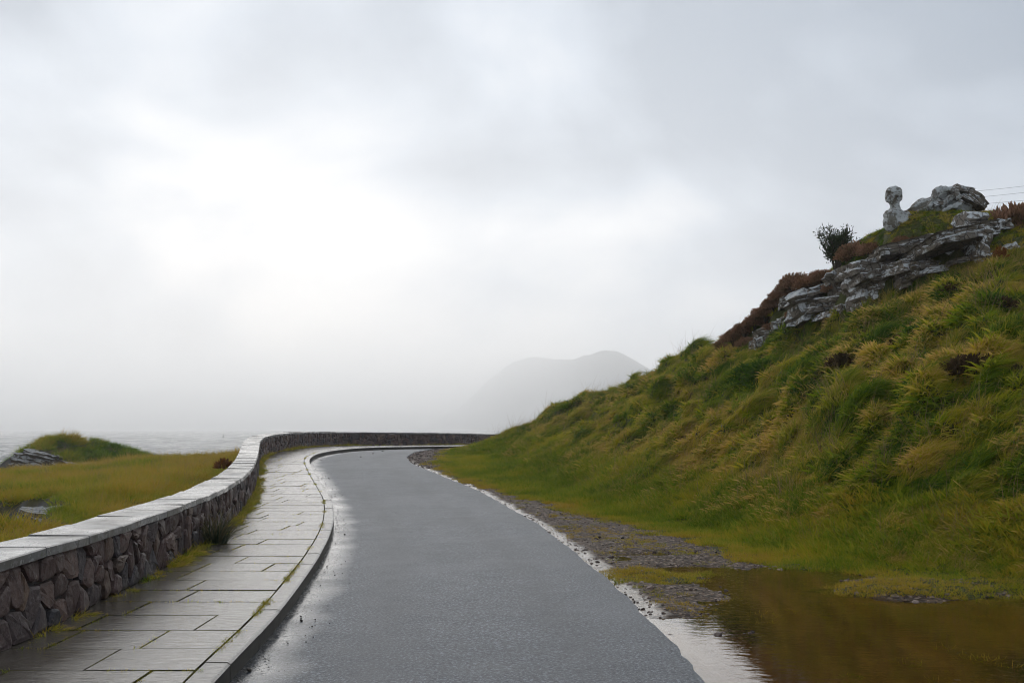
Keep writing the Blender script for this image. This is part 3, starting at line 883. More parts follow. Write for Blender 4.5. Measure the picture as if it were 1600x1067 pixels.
def build_left():
    xs = np.arange(-38, 32, .22); ys = np.r_[np.arange(1, 26, .16), np.arange(26, 76, .22)]
    X, Y = np.meshgrid(xs, ys)
    Z, sg, sw, kn = left_height(X, Y)
    global LF
    LF = Field(xs, ys, z=Z, sg=sg, sw=sw, kn=kn)
    k = sw < .25
    keep = k[:-1, :-1] | k[1:, 1:] | k[:-1, 1:] | k[1:, :-1]
    o = grid_obj('coastal_ground', np.c_[X.ravel(), Y.ravel(), Z.ravel()], len(xs), len(ys), MAT['soil'], keep=keep)
    gy, gx = np.gradient(Z); sl = np.hypot(gx / .22, gy / .2)
    vattr(o, 'rock', np.maximum(sstep(.75, 1.15, sl), np.maximum(sstep(-.05, .2, sg), sstep(-1.4, -1.9, Z))).ravel())
    return tag(o, kind='structure')
LEFT = build_left()

# ------------------------------------------------------------------ sea
def build_sea():
    az = np.radians(np.linspace(-75, 75, 420)); d = np.exp(np.linspace(math.log(18), math.log(8600), 420))
    A, D = np.meshgrid(az, d)
    X, Y = np.sin(A) * D, np.cos(A) * D
    fade = sstep(3000, 400, D)
    Z = SEA + fade * (.30 * fbm(X * .16, Y * .30, octv=3, gain=.55, seed=51) + .07 * fbm(X * .5, Y * .9, octv=2, seed=53) * sstep(400, 120, D))
    o = grid_obj('sea', np.c_[X.ravel(), Y.ravel(), Z.ravel()], 420, 420, MAT['sea'])
    return tag(o, kind='structure')
build_sea()

# ------------------------------------------------------------------ far mountains
def ridge(name, pts, depth, seed):
    """a mountain range: (pixel column, row of its skyline, distance)"""
    n = 200
    px = np.linspace(pts[0][0], pts[-1][0], n)
    k = np.exp(-(np.arange(-5, 6) / 2.5) ** 2); k /= k.sum()
    sm = lambda a: np.convolve(np.pad(a, 5, mode='edge'), k, 'valid')
    py = sm(np.interp(px, [p[0] for p in pts], [p[1] for p in pts])); dd = sm(np.interp(px, [p[0] for p in pts], [p[2] for p in pts]))
    v = np.linspace(-1, 1, 24)
    D = np.tile(dd, (24, 1)); Vv = np.tile(v[:, None], (1, n))
    top = (HZ - np.tile(py, (24, 1))) * D / F + ZC
    y = D + Vv * depth
    x = (np.tile(px, (24, 1)) - 800) / F * D
    z = SEA - 6 + (top - SEA + 6) * (1 - np.abs(Vv) ** 1.15)
    z = z + (1 - np.abs(Vv)) * np.abs(Vv) * 90 * fbm(x * .005, y * .005, octv=4, seed=seed)
    o = grid_obj(name, np.c_[x.ravel(), y.ravel(), z.ravel()], n, 24, MAT['moor'])
    return tag(o, kind='structure')
MAT['moor'] = mat_plain('moorland', (0.055, 0.06, 0.04), .9, .4, .01)
ridge('mountain', [(640, 668, 7000), (715, 640, 6600), (765, 592, 5500), (800, 563, 4800), (830, 554, 4500), (860, 557, 4100), (885, 560, 3700), (905, 557, 3300), (925, 549, 3000), (945, 545, 2800), (962, 547, 2700), (980, 556, 2700), (1005, 571, 2700), (1030, 586, 2700), (1080, 602, 3200), (1160, 625, 3200), (1260, 650, 3300), (1400, 668, 3400)], 800, 61)
ridge('hills', [(-250, 655, 7600), (-60, 645, 7600), (60, 625, 7600), (150, 612, 7600), (215, 606, 7600), (250, 609, 7600), (290, 604, 7600), (330, 608, 7600), (420, 620, 7600), (520, 634, 7600), (640, 645, 7600), (760, 660, 7600), (820, 668, 7600)], 600, 63)

# ------------------------------------------------------------------ air
def build_haze():
    m = bpy.data.materials.new('haze_air'); m.use_nodes = True
    t = m.node_tree; t.nodes.clear()
    o = t.nodes.new('ShaderNodeOutputMaterial'); v = t.nodes.new('ShaderNodeVolumePrincipled')
    v.inputs['Color'].default_value = (0.99, 0.99, 0.99, 1); v.inputs['Density'].default_value = 0.0006; v.inputs['Anisotropy'].default_value = 0.73
    t.links.new(v.outputs[0], o.inputs['Volume'])
    x, y0, y1, z0, z1 = 9200, -600, 9200, -14.0, 350.0
    V = [(sx * x, y, z) for z in (z0, z1) for y in (y0, y1) for sx in (-1, 1)]
    ob = mesh_obj('haze', V, [(0, 1, 3, 2), (4, 6, 7, 5), (0, 4, 5, 1), (2, 3, 7, 6), (0, 2, 6, 4), (1, 5, 7, 3)], m)
    bm = bmesh.new(); bm.from_mesh(ob.data); bmesh.ops.recalc_face_normals(bm, faces=bm.faces); bm.to_mesh(ob.data); bm.free()
    tag(ob, kind='stuff')
build_haze()

# ================================================================== vegetation
def blade_mesh(name, n, rad, lmin, lmax, wid, lean, droop, mat, seed, segs=3, spread=1.0, up=.9):
    """a tuft of tapering blades that lean towards +X"""
    r = random.Random(seed)
    V, Fc, T = [], [], []
    for i in range(n):
        a = r.uniform(0, 2 * math.pi); q = rad * math.sqrt(r.random())
        b = Vector((q * math.cos(a), q * math.sin(a), -.02))
        L = r.uniform(lmin, lmax)
        d = Vector((lean + r.gauss(0, .28) * spread + .35 * spread * math.cos(a), r.gauss(0, .28) * spread + .35 * spread * math.sin(a), up)).normalized()
        w = wid * r.uniform(.7, 1.25)
        side = d.cross(Vector((r.uniform(-1, 1), r.uniform(-1, 1), .2))).normalized()
        p = b.copy(); k0 = len(V)
        dr = droop * r.uniform(.6, 1.4)
        for s_ in range(segs + 1):
            t = s_ / segs
            ww = w * (1 - t ** 1.6) * .5
            if s_ < segs:
                V += [tuple(p - side * ww), tuple(p + side * ww)]; T += [t, t]
            else:
                V.append(tuple(p)); T.append(1.0)
            d = (d + Vector((lean * .35, 0, -dr * (t + .25)))).normalized()
            p = p + d * (L / segs)
        for s_ in range(segs - 1):
            a0 = k0 + 2 * s_; Fc.append((a0, a0 + 1, a0 + 3, a0 + 2))
        a0 = k0 + 2 * (segs - 1); Fc.append((a0, a0 + 1, a0 + 2))
    me = bpy.data.meshes.new(name); me.from_pydata(V, [], Fc); me.materials.append(mat); me.update()
    me.attributes.new('tip', 'FLOAT', 'POINT').data.foreach_set('value', T)
    return me

def scatter(name, P, rot, scl, tint, dry, pidx, protos, kind='stuff', parent=None):
    """one object whose points carry tufts"""
    col = bpy.data.collections.new(name + '_kinds')
    for k, me in enumerate(protos):
        col.objects.link(bpy.data.objects.new('%s_kind_%02d' % (name, k), me))
    me = bpy.data.meshes.new(name)
    me.vertices.add(len(P)); me.vertices.foreach_set('co', np.ascontiguousarray(P, dtype=np.float32).ravel())
    for an, typ, key, val in (('rot', 'FLOAT_VECTOR', 'vector', rot), ('scl', 'FLOAT', 'value', scl), ('tint', 'FLOAT', 'value', tint), ('dry', 'FLOAT', 'value', dry)):
        me.attributes.new(an, typ, 'POINT').data.foreach_set(key, np.ascontiguousarray(val, dtype=np.float32).ravel())
    me.attributes.new('pidx', 'INT', 'POINT').data.foreach_set('value', np.ascontiguousarray(pidx, dtype=np.int32))
    o = link(bpy.data.objects.new(name, me), parent)
    ng = bpy.data.node_groups.new(name, 'GeometryNodeTree')
    ng.interface.new_socket('Geometry', in_out='INPUT', socket_type='NodeSocketGeometry')
    ng.interface.new_socket('Geometry', in_out='OUTPUT', socket_type='NodeSocketGeometry')
    N = ng.nodes.new; L = ng.links.new
    gi, go = N('NodeGroupInput'), N('NodeGroupOutput')
    ci = N('GeometryNodeCollectionInfo'); ci.inputs['Collection'].default_value = col
    ci.inputs['Separate Children'].default_value = True; ci.inputs['Reset Children'].default_value = True
    ip = N('GeometryNodeInstanceOnPoints'); ip.inputs['Pick Instance'].default_value = True
    def na(nm, t):
        a = N('GeometryNodeInputNamedAttribute'); a.data_type = t; a.inputs['Name'].default_value = nm
        return [q for q in a.outputs if q.enabled and q.name == 'Attribute'][0]
    e2r = N('FunctionNodeEulerToRotation')
    L(na('rot', 'FLOAT_VECTOR'), e2r.inputs[0]); L(e2r.outputs[0], ip.inputs['Rotation'])
    L(na('scl', 'FLOAT'), ip.inputs['Scale']); L(na('pidx', 'INT'), ip.inputs['Instance Index'])
    L(gi.outputs[0], ip.inputs['Points']); L(ci.outputs[0], ip.inputs['Instance']); L(ip.outputs[0], go.inputs[0])
    md = o.modifiers.new('tufts', 'NODES'); md.node_group = ng
    o['kind'] = kind
    return o

def normals_at(fn, X, Y, e=.15):
    zx = (fn(X + e, Y) - fn(X - e, Y)) / (2 * e); zy = (fn(X, Y + e) - fn(X, Y - e)) / (2 * e)
    return zx, zy
def tuft_rot(zx, zy, yaw, follow=.55):
    """tilt each tuft part of the way from upright to the slope, then turn it"""
    n = np.c_[-zx * follow, -zy * follow, np.ones(len(yaw))]; n /= np.linalg.norm(n, axis=1)[:, None]
    c = n[:, 2]; ax, ay = -n[:, 1], n[:, 0]; k = 1 / (1 + c)          # Rodrigues, axis = z x n
    R00, R01, R02 = c + ax * ax * k, ax * ay * k, ay
    R10, R11, R12 = ax * ay * k, c + ay * ay * k, -ax
    R20, R21, R22 = -ay, ax, c
    cy, sy = np.cos(yaw), np.sin(yaw)
    A00, A10, A20 = R00 * cy + R01 * sy, R10 * cy + R11 * sy, R20 * cy + R21 * sy
    A21 = -R20 * sy + R21 * cy
    return np.c_[np.arctan2(A21, R22), -np.arcsin(np.clip(A20, -1, 1)), np.arctan2(A10, A00)]

longg = [blade_mesh('long_grass_%d' % k, 60, .14, .26, .56, .009, .95, .62, MAT['grass'], 100 + k) for k in range(4)]
midg = [blade_mesh('mid_grass_%d' % k, 54, .13, .15, .30, .009, .6, .55, MAT['grass'], 120 + k) for k in range(3)]
broad = [blade_mesh('broad_leaf_%d' % k, 34, .14, .10, .24, .034, .1, .6, MAT['grass'], 140 + k, 3, 1.7, .7) for k in range(2)]
stalks = [blade_mesh('stalks_%d' % k, 7, .12, .45, .85, .006, .25, .16, MAT['stalk'], 160 + k, 3, .8, 1.1) for k in range(2)]
shortg = [blade_mesh('short_grass_%d' % k, 52, .12, .035, .10, .008, .1, .3, MAT['short'], 180 + k, 2, 1.4) for k in range(3)]
fieldg = [blade_mesh('field_grass_%d' % k, 50, .15, .10, .26, .009, .25, .35, MAT['short'], 200 + k, 3, 1.1) for k in range(3)]

def hz(X, Y): return HF.get('z', X, Y)
def hill_get(X, Y): return [HF.get(k, X, Y) for k in ('z', 'sg', 'se', 'sp', 'bank')]
# --- long windblown grass of the bank
def bank_grass():
    N = 150000
    X = nrg.uniform(-2, 17.5, N); Y = nrg.uniform(6, 40, N)
    Z, sg, se, sp, bank = hill_get(X, Y)
    px = 800 + F * X / Y; py = HZ - F * (Z - ZC) / Y
    h = HF.get('h', X, Y)
    vis = (px > 690) & (px < 1720) & (py < 1120) & (sg > .05) & (h > .04)
    # bare rock face of the crag carries no turf
    dens = np.clip((16.0 / np.maximum(Y, 9)) ** 1.1, .22, 1)
    zx, zy = normals_at(hz, X, Y)
    st = np.hypot(zx, zy)
    vis &= (nrg.random(N) < dens) & (st < 3.5)
    # behind the brow nothing is seen
    brow = np.interp(px, [c[0] for c in CREST + RIDGE], [c[2] for c in CREST + RIDGE])
    vis &= Y < brow + 1.6
    crag = in_poly(CRAGPOLY, px, py)
    vis &= ~crag
    X, Y, Z, zx, zy, h, sg = [a[vis] for a in (X, Y, Z, zx, zy, h, sg)]
    n = len(X)
    c1 = fbm(X * .5, Y * .5, octv=3, seed=71); c2 = fbm(X * 1.7, Y * 1.7, octv=3, seed=73); c3 = fbm(X * .25, Y * .25, octv=2, seed=75)
    c4 = fbm(X * 3.2, Y * 3.2, octv=2, seed=77)
    tint = np.clip(.42 + .20 * c1 + .22 * c2 + .30 * c4 + nrg.normal(0, .16, n), 0, 1)
    dry = np.clip(.36 + .8 * c2 + .9 * c4 + .25 * fbm(X * .55, Y * .55, octv=2, seed=78) + nrg.normal(0, .25, n), 0, 1)
    low = sstep(.02, .40, h)
    yaw = .15 + .75 * c3 + .5 * c2 + nrg.normal(0, .35, n)       # wind off the sea: tips to the right
    u = nrg.random(n)
    kind = np.where(u < .56, nrg.integers(0, 4, n), np.where(u < .85, 4 + nrg.integers(0, 3, n), 7 + nrg.integers(0, 2, n)))
    leafy = fbm(X * .8 + 9, Y * .8, octv=2, seed=79) > .42
    kind = np.where(leafy & (u < .7), 7 + nrg.integers(0, 2, n), kind)
    kind = np.where(low < .35, 4 + nrg.integers(0, 3, n), kind)
    st = nrg.random(n) < .035
    kind = np.where(st, 9 + nrg.integers(0, 2, n), kind)
    tus = np.abs(fbm(X * 1.5, Y * 1.5, octv=3, seed=4)) - .35
    scl = (.62 + .38 * low) * nrg.uniform(.7, 1.2, n) * (1 + .5 * np.clip(tus, -.3, .4))
    top = sstep(4.3, 5.2, Z)
    scl = .83 * scl * (1 - .55 * top)
    rot = tuft_rot(zx, zy, yaw)
    o = scatter('bank_grass', np.c_[X, Y, Z], rot, scl, tint, dry, kind, longg + midg + broad + stalks)
    return n
n1 = bank_grass()
# --- short turf of the verge
def verge_grass():
    N = 90000
    X = nrg.uniform(-4.5, 9, N); Y = nrg.uniform(5, 40, N)
    Z, sg, se, sp, bank = hill_get(X, Y)
    h = HF.get('h', X, Y)
    px = 800 + F * X / Y
    edge = sg + .25 * fbm(X * 2.5, Y * 2.5, octv=3, seed=81)
    pd = np.hypot((X - PATCH[0]) / .75, (Y - PATCH[1]) / .45) + .35 * fbm(X * 3, Y * 3, octv=3, seed=5)
    pd2 = np.hypot((X - PATCH2[0]) / .95, (Y - PATCH2[1]) / .5) + .3 * fbm(X * 3, Y * 3, octv=3, seed=6)
    patch = (pd < .95) | (pd2 < 1.05)
    wet = Z < -.05
    tiny = (edge < .0) & (se > .22) & (Y < 25) & (fbm(X * 1.7, Y * 1.7, octv=4, gain=.6, seed=83) + .25 * sstep(-2.2, 0, sg) > .32)
    vis = ((edge > 0) & (h < .75) & ~((sp > .1) & wet)) | patch | (tiny & (nrg.random(N) < .55))
    vis &= (px > 630) & (px < 1720) & (nrg.random(N) < np.clip((15 / np.maximum(Y, 8)) ** 1.0, .3, 1))
    drown = fbm(X * .9, Y * .9, octv=3, seed=87) > .12
    vis |= drown & (sp > 0) & (px > 1150) & (px < 1720) & (nrg.random(N) < .10)
    vis &= ~((Z < -.075) & (nrg.random(N) < .6) & ~patch)
    X, Y, Z, sg, tn, pt, pp = [a[vis] for a in (X, Y, Z, edge, tiny, patch, sp)]
    n = len(X)
    tint = np.clip(.50 + .30 * fbm(X * .9, Y * .9, octv=3, seed=85) + .35 * sstep(.6, 0, sg) + nrg.normal(0, .08, n), 0, 1)
    dry = np.clip(.25 + .5 * sstep(.4, -.1, sg) + nrg.normal(0, .1, n), 0, 1)
    scl = np.where(tn & ~pt, nrg.uniform(.2, .55, n), nrg.uniform(.6, 1.25, n) * (1 + .7 * sstep(.3, 1.2, sg)))
    scl = np.where(pt, nrg.uniform(.4, .8, n), scl)
    rot = np.c_[nrg.normal(0, .1, n), nrg.normal(0, .1, n), nrg.uniform(0, 6.28, n)]
    scatter('verge_grass', np.c_[X, Y, Z], rot, scl, tint, dry, nrg.integers(0, 3, n), shortg)
    return n
n2 = verge_grass()
# --- rough pasture beyond the wall
def lz(X, Y): return LF.get('z', X, Y)
def field_grass():
    N = 70000
    X = nrg.uniform(-32, -3.5, N); Y = nrg.uniform(8, 56, N)
    Z, sg, sw, kn = [LF.get(k, X, Y) for k in ('z', 'sg', 'sw', 'kn')]
    px = 800 + F * X / Y; py = HZ - F * (Z - ZC) / Y
    zx, zy = normals_at(lz, X, Y, .2)
    st = np.hypot(zx, zy)
    vis = (px > -60) & (px < 420) & (sw < -.5) & (sg < .08) & (Z > -1.6) & (st < 1.0)
    X, Y, Z, zx, zy, kn = [a[vis] for a in (X, Y, Z, zx, zy, kn)]
    n = len(X)
    gr = fbm(X * .35, Y * .35, octv=3, seed=91)
    g2 = fbm(X * 1.3, Y * 1.3, octv=3, seed=93)
    tint = np.clip(.60 + .42 * gr + .36 * g2 - .10 * sstep(.3, 1.0, kn) - .2 * sstep(36, 46, Y) + nrg.normal(0, .14, n), 0, 1)
    dry = np.clip(.45 + .4 * gr - .4 * sstep(.3, 1, kn), 0, 1)
    scl = nrg.uniform(.5, 1.3, n) * (1 + .012 * np.maximum(Y - 15, 0)) * (1 + .5 * g2)
    rot = tuft_rot(zx, zy, nrg.normal(.2, .9, n), .5)
    kind = np.where(nrg.random(n) < .10, 3 + nrg.integers(0, 2, n), nrg.integers(0, 3, n))
    scl = np.where(kind > 2, scl * .5, scl)
    scatter('field_grass', np.c_[X, Y, Z], rot, scl, tint, dry, kind, fieldg + stalks)
    return n
n3 = field_grass()
# --- weeds along the foot of the wall, in slab joints and along the kerb
def weeds():
    P, S, K = [], [], []
    for s_ in np.arange(3.5, WALL.L - 8, .035):
        y = WALL.at(s_)[1]
        dn = .5 + .5 * float(vnoise(np.array([s_ * .8]), np.array([.3]), seed=95)[0])
        if rnd.random() > dn * .9: continue
        p = WALL.at(s_ + rnd.uniform(-.05, .05), -rnd.uniform(.03, .12))
        P.append((p[0], p[1], float(prof(p[1])) + PV - .01)); K.append(rnd.choice([0, 1, 2, 2])); S.append(rnd.uniform(.25, .75) * (.5 + dn))
    n = len(P)
    rot = np.c_[nrg.normal(0, .15, n), nrg.normal(0, .15, n), nrg.uniform(0, 6.28, n)]
    scatter('wall_foot_weeds', np.array(P), rot, np.array(S), np.clip(nrg.normal(.62, .25, n), 0, 1), np.clip(nrg.normal(.45, .3, n), 0, 1), np.array(K), midg)
    P, S = [], []
    def moss(x, y, k, r):
        if not (2 < y < 34): return
        for _ in range(k): P.append((x + rnd.gauss(0, r * .35), y + rnd.gauss(0, r), float(prof(y)) + PV - .006)); S.append(rnd.uniform(.12, .3))
    for s_ in np.arange(5, 36, .03):
        p = KIN.at(s_); v = float(vnoise(np.array([s_ * 2.3]), np.array([8.]), seed=97)[0])
        if v > .1: moss(p[0], p[1], 1 + int(v * 3.5), .022)
    for (x, y0, y1) in JOINTS:
        if rnd.random() < .75:
            for t in np.arange(0, 1, .07): 
                if rnd.random() < .7: moss(x, y0 + t * (y1 - y0), 1, .004)
    y = 1.2
    while y < 31:
        xa, xb = xs_at(WALL, y), xs_at(KIN, y)
        x = xa
        while x < xb:
            x += rnd.uniform(.02, .09)
            v = float(vnoise(np.array([x * 1.9]), np.array([y * 7.1]), seed=99)[0])
            if v > .22 - .25 * max(0, 1 - (x - xa) / .9): moss(x, y, 1, .003)
        y += .6
    n = len(P)
    rot = np.c_[nrg.normal(0, .2, n), nrg.normal(0, .2, n), nrg.uniform(0, 6.28, n)]
    scatter('joint_moss', np.array(P), rot, np.array(S), np.clip(nrg.normal(.72, .15, n), 0, 1), np.clip(nrg.normal(.3, .2, n), 0, 1), nrg.integers(0, 3, n), shortg)
weeds()

# ------------------------------------------------------------------ grit in the gutter and gravel on the verge
def pebble(name, mat, seed):
    bm = bmesh.new(); bmesh.ops.create_icosphere(bm, subdivisions=1, radius=1)
    r = random.Random(seed)
    for v in bm.verts: v.co *= r.uniform(.7, 1.15); v.co.z *= .6
    me = bpy.data.meshes.new(name); bm.to_mesh(me); bm.free(); me.materials.append(mat); return me
def mat_peb(name, stops):
    m = M(name); return m.set(m.ramp(m.attr('tint', 'INSTANCER'), stops), .6, None, .2)
MAT['peb'] = mat_peb('gravel_stone', [(0, (.045, .032, .026)), (.5, (.13, .09, .072)), (1, (.28, .205, .165))])
MAT['litter'] = mat_peb('wet_grit', [(0, (.02, .015, .012)), (1, (.05, .035, .024))])
pebs = [pebble('pebble_%d' % k, MAT['peb'], k) for k in range(3)]
lit = [pebble('grit_%d' % k, MAT['litter'], 10 + k) for k in range(3)]
def gravel():
    N = 60000
    X = nrg.uniform(-4.5, 6, N); Y = nrg.uniform(5, 42, N)
    Z, sg, se, sp, bank = hill_get(X, Y)
    ok = (se > .03) & (sg < .25) & (Z > prof(Y) - .075)
    far = (Y > 29) 
    ok &= (nrg.random(N) < np.where(far, .9, .6))
    X, Y, Z = X[ok], Y[ok], Z[ok]; n = len(X)
    rot = nrg.uniform(0, 6.28, (n, 3)) * np.array([.1, .1, 1])
    scl = np.exp(nrg.normal(-4.35, .45, n)) * np.where(Y > 29, 1.9, 1.0)
    scatter('verge_gravel', np.c_[X, Y, Z], rot, scl, nrg.random(n), nrg.random(n), nrg.integers(0, 3, n), pebs)
    P, S = [], []
    for s_ in np.arange(3, 42, .012):
        v = float(vnoise(np.array([s_ * .9]), np.array([2.]), seed=111)[0])
        if rnd.random() < .28 + .4 * v:
            off = -abs(rnd.gauss(.03, .16)) - .01
            p = KERB.at(s_, off); P.append((p[0], p[1], float(prof(p[1])) + .0)); S.append(math.exp(rnd.gauss(-5.6, .5)) * (1.0 if p[1] < 20 else 1.7))
    for (px, py, r) in [(389, 1046, .022), (511, 884, .014), (583, 709, .05), (598, 705, .06), (564, 714, .05), (1119, 862, .02), (937, 839, .03), (973, 840, .03)]:
        p = ground_pt(px, py); P.append((p[0], p[1], float(prof(p[1])))); S.append(r)
    n = len(P)
    scatter('gutter_grit', np.array(P), nrg.uniform(0, 6.28, (n, 3)) * np.array([.1, .1, 1]), np.array(S), nrg.random(n), nrg.random(n), nrg.integers(0, 3, n), lit)
gravel()

# ================================================================== rocks
def rock_mesh(name, w, d, h, seed, mat, cuts=5, ledge=.10, rough=.10, round_=.5):
    """a broken block with ledges along its bedding"""
    bm = bmesh.new(); bmesh.ops.create_cube(bm, size=2)
    bmesh.ops.subdivide_edges(bm, edges=bm.edges[:], cuts=cuts, use_grid_fill=True)
    r = random.Random(seed); o = Vector((r.uniform(0, 90), r.uniform(0, 90), r.uniform(0, 90)))
    nl = max(2, int(h / .11))
    steps = [r.uniform(-1, 1) for _ in range(nl + 2)]
    mn_ = min(w, d, h)
    sk = r.uniform(-.25, .25); tp = r.uniform(-.12, .2); tq = r.uniform(-.15, .15)
    for v in bm.verts:
        p = v.co.copy()
        L = (abs(p.x) ** 5 + abs(p.y) ** 5) ** .2
        k = 1 / max(L, 1) if L > 1 else 1
        p.x *= k ** round_; p.y *= k ** round_
        lay = steps[int((p.z + 1) / 2 * nl)]
        lx = 1 + ledge * lay * .6 - tp * p.z * .5
        q = Vector((p.x * w / 2 * lx + sk * p.z * h / 2, p.y * d / 2 * lx, p.z * h / 2 * (1 + tq * p.x)))
        q += mn_ * rough * 1.3 * mn.noise_vector(q * (1.0 / mn_) + o)
        f = Vector(mn.cell_vector(Vector((q.x * .8, q.y * .8, q.z * 1.8)) * (1.9 / mn_) + o)) - Vector((.5, .5, .5))
        q += f * mn_ * rough * 2.0
        v.co = q
    me = bpy.data.meshes.new(name); bm.to_mesh(me); bm.free(); me.materials.append(mat)
    return me
def add_rock(name, parent, c, size, rot, seed, mat, **kw):
    o = bpy.data.objects.new(name, rock_mesh(name, *size, seed, mat, **kw)); link(o)
    o.parent = parent; o.location = Vector(c) - Vector(parent.location); o.rotation_euler = rot
    return o
def crag():
    root = empty('rock_outcrop', tuple(at(1390, 480, 21)))
    tag(root, 'layered grey rock outcrop with white lichen below the statue', 'rock')
    cb = np.array(CRAGB)
    L = [  # px, py, w px, h px, depth m, dip, set back
        (1390, 440, 120, 62, .9, 10, .55), (1290, 474, 110, 46, .8, 10, .5), (1330, 455, 60, 60, .7, 10, .5), (1210, 522, 60, 22, .6, 20, .35),
        (1487, 379, 100, 17, 1.5, 12, -.55), (1455, 384, 36, 15, 1.1, 12, -.35), (1492, 401, 80, 24, 1.2, 10, .45), (1524, 386, 16, 42, .9, -20, -.2),
        (1472, 421, 74, 9, 1.2, 6, -.05), (1500, 415, 44, 8, 1.0, 9, -.1),
        (1406, 394, 76, 15, 1.4, 12, -.15), (1432, 404, 36, 15, 1.1, 8, .0), (1372, 404, 26, 12, 1.0, 14, .0),
        (1360, 418, 78, 18, 1.5, 10, -.35), (1418, 418, 70, 17, 1.4, 10, -.25), (1372, 433, 90, 18, 1.6, 10, -.25), (1432, 432, 50, 18, 1.3, 6, -.2),
        (1382, 448, 84, 19, 1.4, 8, .0), (1425, 447, 58, 15, 1.2, 14, .05), (1390, 463, 70, 14, 1.2, 8, .15), (1410, 473, 50, 10, 1.0, 16, .0),
        (1357, 474, 32, 15, .9, 4, -.1), (1385, 480, 34, 10, .8, 8, -.05), (1343, 440, 24, 22, .9, -14, .1),
        (1325, 457, 44, 13, 1.0, 8, .2), (1290, 452, 56, 12, 1.0, 14, .2), (1315, 470, 60, 13, 1.2, 6, .1), (1272, 468, 46, 13, 1.0, 10, .1),
        (1330, 484, 52, 12, 1.2, 4, .0), (1288, 482, 66, 13, 1.2, 6, .0), (1255, 484, 34, 12, .9, 12, .1), (1310, 495, 60, 10, 1.2, 2, -.05), (1268, 496, 50, 10, 1.1, 5, -.05),
        (1234, 500, 30, 12, .9, 10, .0), (1220, 512, 28, 12, .8, 8, .0), (1200, 522, 28, 11, .8, 12, .0), (1210, 532, 22, 9, .7, 4, -.05), (1184, 537, 20, 10, .7, 6, -.05), (1232, 470, 26, 12, .7, 20, .3)]
    for i, (px, py, w, h, dep, dip, sb) in enumerate(L):
        d = float(np.interp(px, cb[:, 0], cb[:, 2])) + sb
        k = d / F
        c = at(px, py, d + dep / 2)
        add_rock('rock_slab', root, c, (w * k * 1.08, dep, h * k * 1.2), (R(rnd.uniform(-8, 4)), R(-dip), R(rnd.uniform(-12, 12))), 300 + i, MAT['rock'], cuts=8, ledge=.14, rough=.085)
    return root
crag()
# a standing slab and loose stones on the turf beside the outcrop
def loose_stones():
    cb = np.array(CRAGB)
    for i, (px, py, w, h, dep, dip, sb, lab) in enumerate([
        (1514, 358, 30, 44, .6, 4, .25, 'tall grey weathered rock standing in turf right of the statue'),
        (1560, 354, 24, 16, .5, 8, .8, 'small pale rounded stone half sunk in grass near right edge'),
        (1546, 402, 34, 9, .5, 10, -.1, 'flat white lichened stone lying right of the rock outcrop'),
        (1574, 390, 18, 11, .4, 30, .1, 'small white stone beside orange bracken at the right edge'),
        (1180, 543, 14, 10, .4, 0, -.3, 'small white stone under the heather at outcrop lower end')]):
        d = float(np.interp(px, cb[:, 0], cb[:, 2])) + sb; k = d / F
        me = rock_mesh('stone', w * k, dep, h * k, 400 + i, MAT['rock'], cuts=5)
        o = link(bpy.data.objects.new('stone', me)); o.location = at(px, py, d + dep / 2); o.rotation_euler = (0, R(-dip), R(10))
        tag(o, lab, 'stone')
loose_stones()
# rock face of the knoll in the pasture, and the broken ledge in the gully
def shore_rocks():
    root = empty('rock_ledge', tuple(at(60, 738, 47.6))); tag(root, 'dark layered rock face under the grassy knoll by the sea', 'rock')
    for i, (px, py, w, h, dep, dip, sb) in enumerate([(34, 712, 26, 8, 1.4, -10, .3), (62, 708, 46, 7, 1.6, -12, .5), (36, 721, 30, 10, 1.6, -8, .0), (70, 718, 52, 9, 1.6, -14, .2), (30, 731, 26, 10, 1.6, -6, -.2), (60, 729, 44, 10, 1.6, -14, .0), (95, 725, 40, 8, 1.4, -14, .1), (84, 735, 36, 9, 1.3, -10, -.2), (45, 738, 44, 8, 1.4, 8, -.5), (118, 728, 32, 8, 1.2, -8, .0), (104, 737, 24, 8, 1.0, -6, -.3), (28, 742, 30, 6, 1.3, 16, -.6), (138, 724, 22, 6, 1.0, -4, .2)]):
        d = 47.2 + sb; k = d / F
        add_rock('rock_slab', root, at(px + 10, py + 4, d + dep / 2), (w * k * 1.2, dep, h * k * 1.6), (0, R(-dip), R(rnd.uniform(-10, 10))), 500 + i, MAT['darkrock'], cuts=5, ledge=.16, rough=.12)
    root = empty('rock_ledge', (-10.5, 18.5, -1)); tag(root, 'jumble of broken dark rocks in the gully behind the wall', 'rock')
    n = 0
    for i in range(600):
        x, y = rnd.uniform(-13.5, -6.8), rnd.uniform(14.0, 22.4)
        if float(LF.get('sg', np.array([x]), np.array([y]))[0]) < .12: continue
        z = float(lz(np.array([x]), np.array([y]))[0]) + rnd.uniform(.05, .32)
        sz = rnd.uniform(.3, .95)
        add_rock('rock', root, (x, y, z), (sz * 1.4, sz, sz * .5), (R(rnd.uniform(-15, 15)), R(rnd.uniform(-25, 25)), rnd.uniform(0, 3)), 600 + i, MAT['darkrock'], cuts=4, rough=.13)
        n += 1
        if n >= 85: break
shore_rocks()

